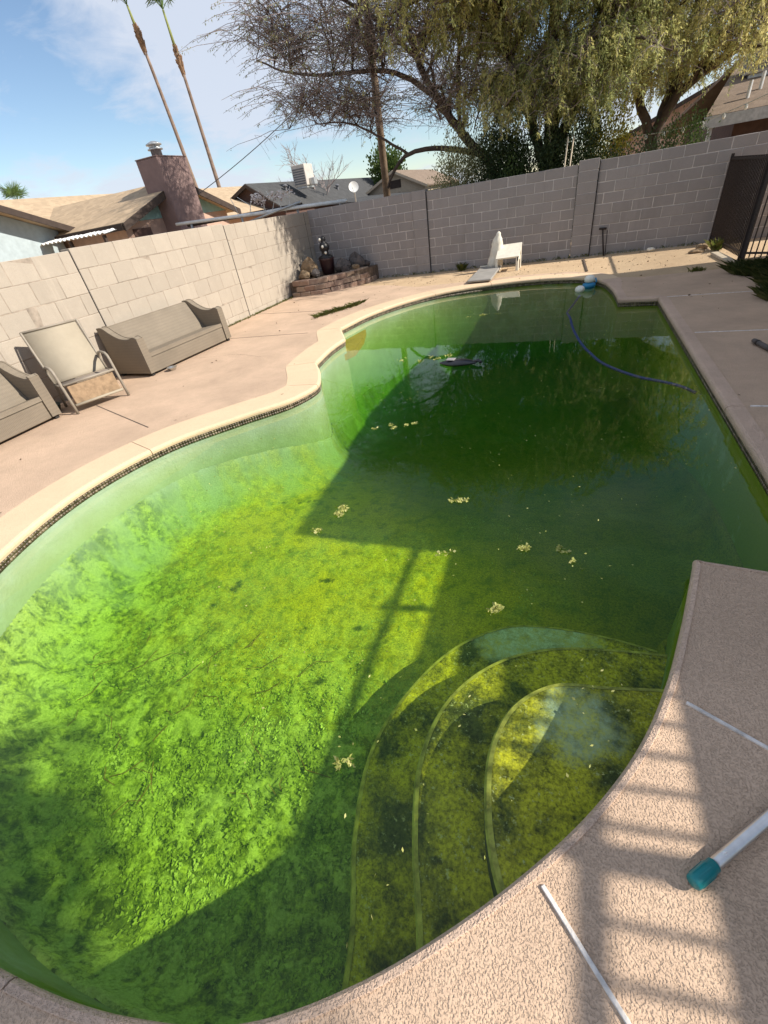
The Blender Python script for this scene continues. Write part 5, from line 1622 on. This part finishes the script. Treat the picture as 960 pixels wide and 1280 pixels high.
# unseen tree added behind the low wing; its crown shades the pool's near left
TS_ = shrub('tree', 'unseen tall leafy tree added to shade the near left end of the pool', 'tree', (6.9, -0.45, 0), (1.0, 1.0, 1.0), 40, M_LEAF_MID, 79, 0.1, 0.03, 4, stem=False)
for c_ in list(TS_.children): bpy.data.objects.remove(c_)
MB().tube([(0, 0, -0.1), (0.05, 0.05, 2.5), (-0.05, 0.0, 5.6), (0.0, 0.1, 6.6)], [0.22, 0.08], 10).build('trunk', M_BARK, TS_, True)
lb_ = MB()
for k in range(14):
    a = k * 2.4; q = 0.4 + 0.5 * ((k * 7) % 10) / 10
    lb_.tube([(0, 0, 4.6 + 0.12 * k), (0.6 * q * math.cos(a), 1.1 * q * math.sin(a), 5.4 + 0.1 * k), (1.2 * q * math.cos(a), 2.4 * q * math.sin(a), 5.8 + 0.1 * k)], [0.06, 0.015], 6)
lb_.build('branches', M_BARK, TS_, True)
_n = 26000
_u = RNG.normal(size=(_n, 3)); _u /= np.linalg.norm(_u, axis=1)[:, None]
_P = _u * (RNG.uniform(0, 1, _n) ** 0.4)[:, None] * np.array([1.3, 2.55, 0.9])
_P += (fbm(_P[:, 0] * 2 + 9, _P[:, 1] * 2, 3, 3)[:, None] - 0.5) * 0.8
leaves_mesh('crown', _P + np.array([0, 0, 6.4]), _u, RNG.uniform(.06, .12, _n), RNG.uniform(.015, .03, _n), RNG.uniform(0, 1, _n), M_LEAF_MID, TS_)

# bare pale tree behind the charcoal roof
BT = thing('tree', 'pale leafless tree behind the charcoal roof', 'tree', (-16.5, 33, 0))
M_PALE = simple('pale_twig', (0.34, 0.28, 0.26), 0.9)
tb = MB(); rr_ = random.Random(91)
def grow(mb, p, d, L, r, lvl):
    q = p + d * L
    mb.tube([p, p.lerp(q, .5) + Vector((rr_.uniform(-.05, .05), rr_.uniform(-.05, .05), 0)) * L, q], [r, r * .6], 4, False)
    if lvl == 0: return
    for k in range(3 if lvl > 1 else 4):
        nd = (d + Vector((rr_.gauss(0, .55), rr_.gauss(0, .55), rr_.gauss(0.1, .3)))).normalized()
        grow(mb, p.lerp(q, rr_.uniform(.55, 1.0)), nd, L * rr_.uniform(.6, .85), r * .6, lvl - 1)
grow(tb, Vector((0, 0, 0)), Vector((0, 0, 1)), 2.2, 0.12, 5)
tb.build('trunk', M_PALE, BT, fix=False)

# bare stakes beside the main tree
for x0, x1, y0, lb in ((-0.39, -0.25, 13.65, 'left one of two pale leaning stakes behind the far wall pilaster'), (-0.29, -0.13, 13.70, 'right one of two pale leaning stakes behind the far wall pilaster')):
    o = MB().tube([(0, 0, 0), ((x1 - x0) * 0.5 + 0.01, 0, 1.2), (x1 - x0, 0, 2.37)], [0.021, 0.015], 7).build('stake', M_WOOD, smooth=True, loc=(x0, y0, -0.03))
    tag(o, lb, 'stake', 'stakes behind the pilaster')

# ================================================================== GRASS, WEEDS, LITTER
def blades(name, pts, hmin, hmax, w, mat, lean=0.5, kind='stuff', label=None, cat=None):
    n = len(pts)
    P = np.column_stack([pts, np.full(n, -0.02)])
    h = RNG.uniform(hmin, hmax, n)
    a = RNG.uniform(0, 6.283, n); ln = RNG.uniform(0.1, lean, n)
    d = np.column_stack([np.cos(a) * ln, np.sin(a) * ln, np.ones(n)])
    s = np.column_stack([-np.sin(a), np.cos(a), np.zeros(n)]) * w
    mid = P + d * (h * 0.55)[:, None]
    tip = P + d * h[:, None] * np.array([1.6, 1.6, 0.88])
    V = np.stack([P - s, P + s, mid + s * .8, tip, mid - s * .8], 1).reshape(-1, 3)
    F = np.arange(5 * n).reshape(n, 5)
    tone = np.repeat(RNG.uniform(0, 1, n), 5)
    o = np_mesh(name, V, F, mat, None, False, {'tone': tone})
    return tag(o, label, cat, kind=kind)
M_GRASS = leaf_mat('grass_blade', [(0.06, 0.09, 0.025), (0.11, 0.16, 0.04), (0.24, 0.24, 0.09)], 0.35)
M_GRASS2 = leaf_mat('dry_grass', [(0.08, 0.12, 0.02), (0.16, 0.19, 0.04), (0.26, 0.24, 0.09)], 0.3)
n = 15000
gx = 2.68 + np.abs(RNG.normal(0, 0.5, n)); gy = RNG.uniform(6.35, 9.75, n)
gx = gx + 0.12 * np.sin(gy * 3.1) + 0.08 * np.sin(gy * 7.3)
k_ = gx < 3.7
blades('grass', np.column_stack([gx, gy])[k_], 0.05, 0.20, 0.0035, M_GRASS, 1.1, label='dark shaggy grass at the right edge of the shaded deck', cat='grass')
n = 900
t_ = RNG.uniform(0, 1, n)
t_ = t_ ** 1.0
gx = -4.80 + 0.60 * t_ + RNG.normal(0, .06, n) * (0.15 + np.sin(np.pi * t_) * (0.5 + 0.5 * np.sin(t_ * 17) ** 2)); gy = 8.50 + 1.02 * t_ + RNG.normal(0, .09, n)
blades('grass', np.column_stack([gx, gy]), 0.02, 0.11, 0.003, M_GRASS2, 1.3, label='strip of green grass growing through the deck joint before the corner bed', cat='grass')
n = 1500
gx = -6.90 + np.abs(RNG.normal(0, .035, n)); gy = RNG.uniform(7.2, 11.1, n)
gx2 = RNG.uniform(-5.0, 2.7, n); gy2 = 12.99 - np.abs(RNG.normal(0, .05, n))
blades('weeds', np.column_stack([gx, gy]), 0.01, 0.07, 0.005, M_GRASS2, 0.9, label='thin line of dry weeds along the foot of the left wall', cat='weeds')
blades('weeds', np.column_stack([gx2, gy2])[::3], 0.01, 0.09, 0.005, M_GRASS2, 0.9, label='thin line of weeds along the foot of the far wall', cat='weeds')
for k, (x, y, h, lb) in enumerate([(-2.6, 12.85, 0.22, 'small green weed at the far wall left of the white chair'), (2.86, 12.0, 0.28, 'green weed tuft at the foot of the iron fence'), (2.15, 9.86, 0.10, 'small dark weed at the far edge of the right deck')]):
    pts = np.column_stack([x + RNG.normal(0, .05, 90), y + RNG.normal(0, .05, 90)])
    blades('weed', pts, h * .3, h, 0.007, M_GRASS2, 0.8, None, lb, 'weed')

# dry leaves and grit on the deck
M_LITTER = leaf_mat('dry_leaf', [(0.06, 0.04, 0.025), (0.13, 0.085, 0.05), (0.22, 0.16, 0.09)], 0.1)
def litter(name, pts, z, L, label, kind='stuff', mat=None, cat='leaf litter'):
    n = len(pts)
    P = np.column_stack([pts, z + RNG.uniform(0.003, 0.008, n)])
    a = RNG.uniform(0, 6.283, n)
    Dr = np.column_stack([np.cos(a), np.sin(a), RNG.uniform(-.02, .12, n)])
    Ls = RNG.uniform(.4, 1.4, n) * L
    o = leaves_mesh(name, P, Dr, Ls, Ls * RNG.uniform(.15, .35, n), RNG.uniform(0, 1, n), mat or M_LITTER, None)
    return tag(o, label, cat, kind=kind)
_, _ = 0, 0
cand = np.column_stack([RNG.uniform(-6.8, 3.4, 3000), RNG.uniform(0.5, 12.8, 3000)])
dd, ii = seg_dist(cand[:, 0], cand[:, 1])
cand = cand[(~ii) & (dd > 0.12)]
wgt = RNG.uniform(0, 1, len(cand)) < np.where(cand[:, 1] > 7.5, 0.22, 0.04)
litter('leaf_litter', cand[wgt], 0.006, 0.035, 'scattered dry leaves on the deck and sand')
far = np.column_stack([RNG.uniform(-5, 2.7, 700), RNG.uniform(10.9, 12.9, 700)])
litter('gravel', far[::2], -0.03, 0.03, 'scattered bits of gravel and bark on the sand strip', cat='gravel')

# ================================================================== THINGS FLOATING AND SUNK IN THE POOL
M_SCUM = leaf_mat('floating_algae', [(0.30, 0.34, 0.08), (0.46, 0.46, 0.14), (0.60, 0.58, 0.24)], 0.3)
def clump(x, y, r, n, label, seed, stretch=1.0, ang=0.0):
    r_ = np.random.default_rng(seed)
    c = r_.normal(size=(5, 2)) * r * np.array([stretch, .55])
    ci = r_.integers(0, 5, n)
    q = c[ci] + r_.normal(size=(n, 2)) * r * 0.22
    ca, sa = math.cos(ang), math.sin(ang)
    q = np.column_stack([q[:, 0] * ca - q[:, 1] * sa, q[:, 0] * sa + q[:, 1] * ca])
    a = r_.uniform(0, 6.283, n)
    P = np.column_stack([q, r_.uniform(0.0, .006, n)])
    Dr = np.column_stack([np.cos(a), np.sin(a), r_.uniform(-.05, .25, n)])
    L = r_.uniform(.010, .030, n)
    o = leaves_mesh('algae_clump', P, Dr, L, L * r_.uniform(.2, .45, n), r_.uniform(0, 1, n), M_SCUM, None)
    o.location = (x, y, WATER_Z + 0.003)
    return tag(o, label, 'algae', 'pale algae clumps floating on the pool')
for k, a in enumerate([
        (-0.185, 1.60, 0.040, 110, 'pale floating algae clump just above the curved steps', 1.0, 0.6),
        (-1.49, 2.27, 0.065, 170, 'curled strand of floating algae at the corner of the house shadow', 2.0, 1.3),
        (-1.49, 3.72, 0.055, 110, 'pale algae clump floating left of the pool middle', 1.6, 0.2),
        (-0.09, 2.13, 0.030, 80, 'small algae clump floating above and right of the steps', 1.0, 2.0),
        (-0.585, 2.55, 0.035, 110, 'thin flat algae streak floating in the shaded middle', 1.5, 0.1),
        (0.16, 2.08, 0.030, 50, 'sparse algae bits floating furthest right near the deck corner', 1.5, 2.3),
        (-0.69, 0.63, 0.020, 34, 'tiny white green algae specks floating left of the steps', 1.0, 0.3),
        (-1.62, 5.85, 0.12, 150, 'algae patch floating beside the black float', 1.5, 0.1),
        (-1.27, 8.1, 0.12, 90, 'algae streak floating below the reflection of the white chair', 1.6, 0.1),
        (-0.55, 1.98, 0.018, 20, 'few algae specks floating at the edge of the sunlit patch', 1.4, 0.8)]):
    clump(a[0], a[1], a[2], a[3], a[4], 300 + k, a[5], a[6])
cand = np.column_stack([RNG.uniform(-3.9, 1.3, 2600), RNG.uniform(-0.2, 10.3, 2600)])
dd, ii = seg_dist(cand[:, 0], cand[:, 1])
fd = fbm(cand[:, 0] * 0.9, cand[:, 1] * 0.9, 3, 77)
cand = cand[ii & (dd > 0.04) & (fd > 0.47)]
litter('floating_specks', cand, WATER_Z - 0.001, 0.014, 'fine specks of algae scattered over the water', mat=M_SCUM, cat='algae')

# soft algae growth standing on the shallow floor
def floor_z(x, y):
    j = np.clip(np.searchsorted(xs, x), 1, len(xs) - 1); i = np.clip(np.searchsorted(ys, y), 1, len(ys) - 1)
    return Z[i, j], fl[i, j]
n = 240000
ax = RNG.uniform(-4.0, 0.0, n); ay = RNG.uniform(-0.25, 3.6, n)
zz, ff = floor_z(ax, ay)
dd, ii = seg_dist(ax[:], ay[:])
den = 0.55 * fbm(ax * 6, ay * 6, 3, 55) + 0.45 * fbm(ax * 2.3, ay * 2.3, 3, 56)
k_ = ii & (dd > 0.10) & (RNG.uniform(0, 1, n) < 0.06 + ff * 0.85) & (den > 0.44)
ax, ay, zz, den = ax[k_], ay[k_], zz[k_], den[k_]
n = len(ax)
M_FLUFF = leaf_mat('algae_fluff', [(0.26, 0.36, 0.05), (0.44, 0.58, 0.13), (0.60, 0.74, 0.28)], 0.25)
a = RNG.uniform(0, 6.283, n)
Dr = np.column_stack([np.cos(a), np.sin(a), RNG.uniform(.0, .5, n)]); Dr /= np.linalg.norm(Dr, axis=1)[:, None]
L = RNG.uniform(.005, .019, n) * (1 + 0.6 * sstep(1.8, 0.6, ay))
o = leaves_mesh('algae_fluff', np.column_stack([ax, ay, zz - 0.004]), Dr, L, L * RNG.uniform(.25, .5, n), np.clip((den - .45) * 3.2 + RNG.uniform(-.2, .3, n), 0, 1), M_FLUFF, None)
tag(o, 'fluffy bright green algae covering the shallow pool floor', 'algae', kind='stuff')
# sunken twigs
M_SUNK = simple('sunken_twig', (0.20, 0.11, 0.05), 0.9)
tb = MB()
for k in range(34):
    x, y = random.gauss(-2.2, 0.55), random.gauss(0.95, 0.4)
    if x > -1.0 or y < 0.3: continue
    z, _f = floor_z(np.array([x]), np.array([y])); z = float(z[0]) + 0.03
    a = random.uniform(0, 6.28); L = random.uniform(.08, .3)
    tb.tube([(x, y, z), (x + L * .5 * math.cos(a), y + L * .5 * math.sin(a), z + random.uniform(-.02, .02)), (x + L * math.cos(a + .4), y + L * math.sin(a + .4), z - 0.02)], 0.0022, 4)
o = tb.build('sunken_twigs', M_SUNK, fix=False)
tag(o, 'tangle of thin brown twigs sunk on the shallow floor', 'twigs', kind='stuff')
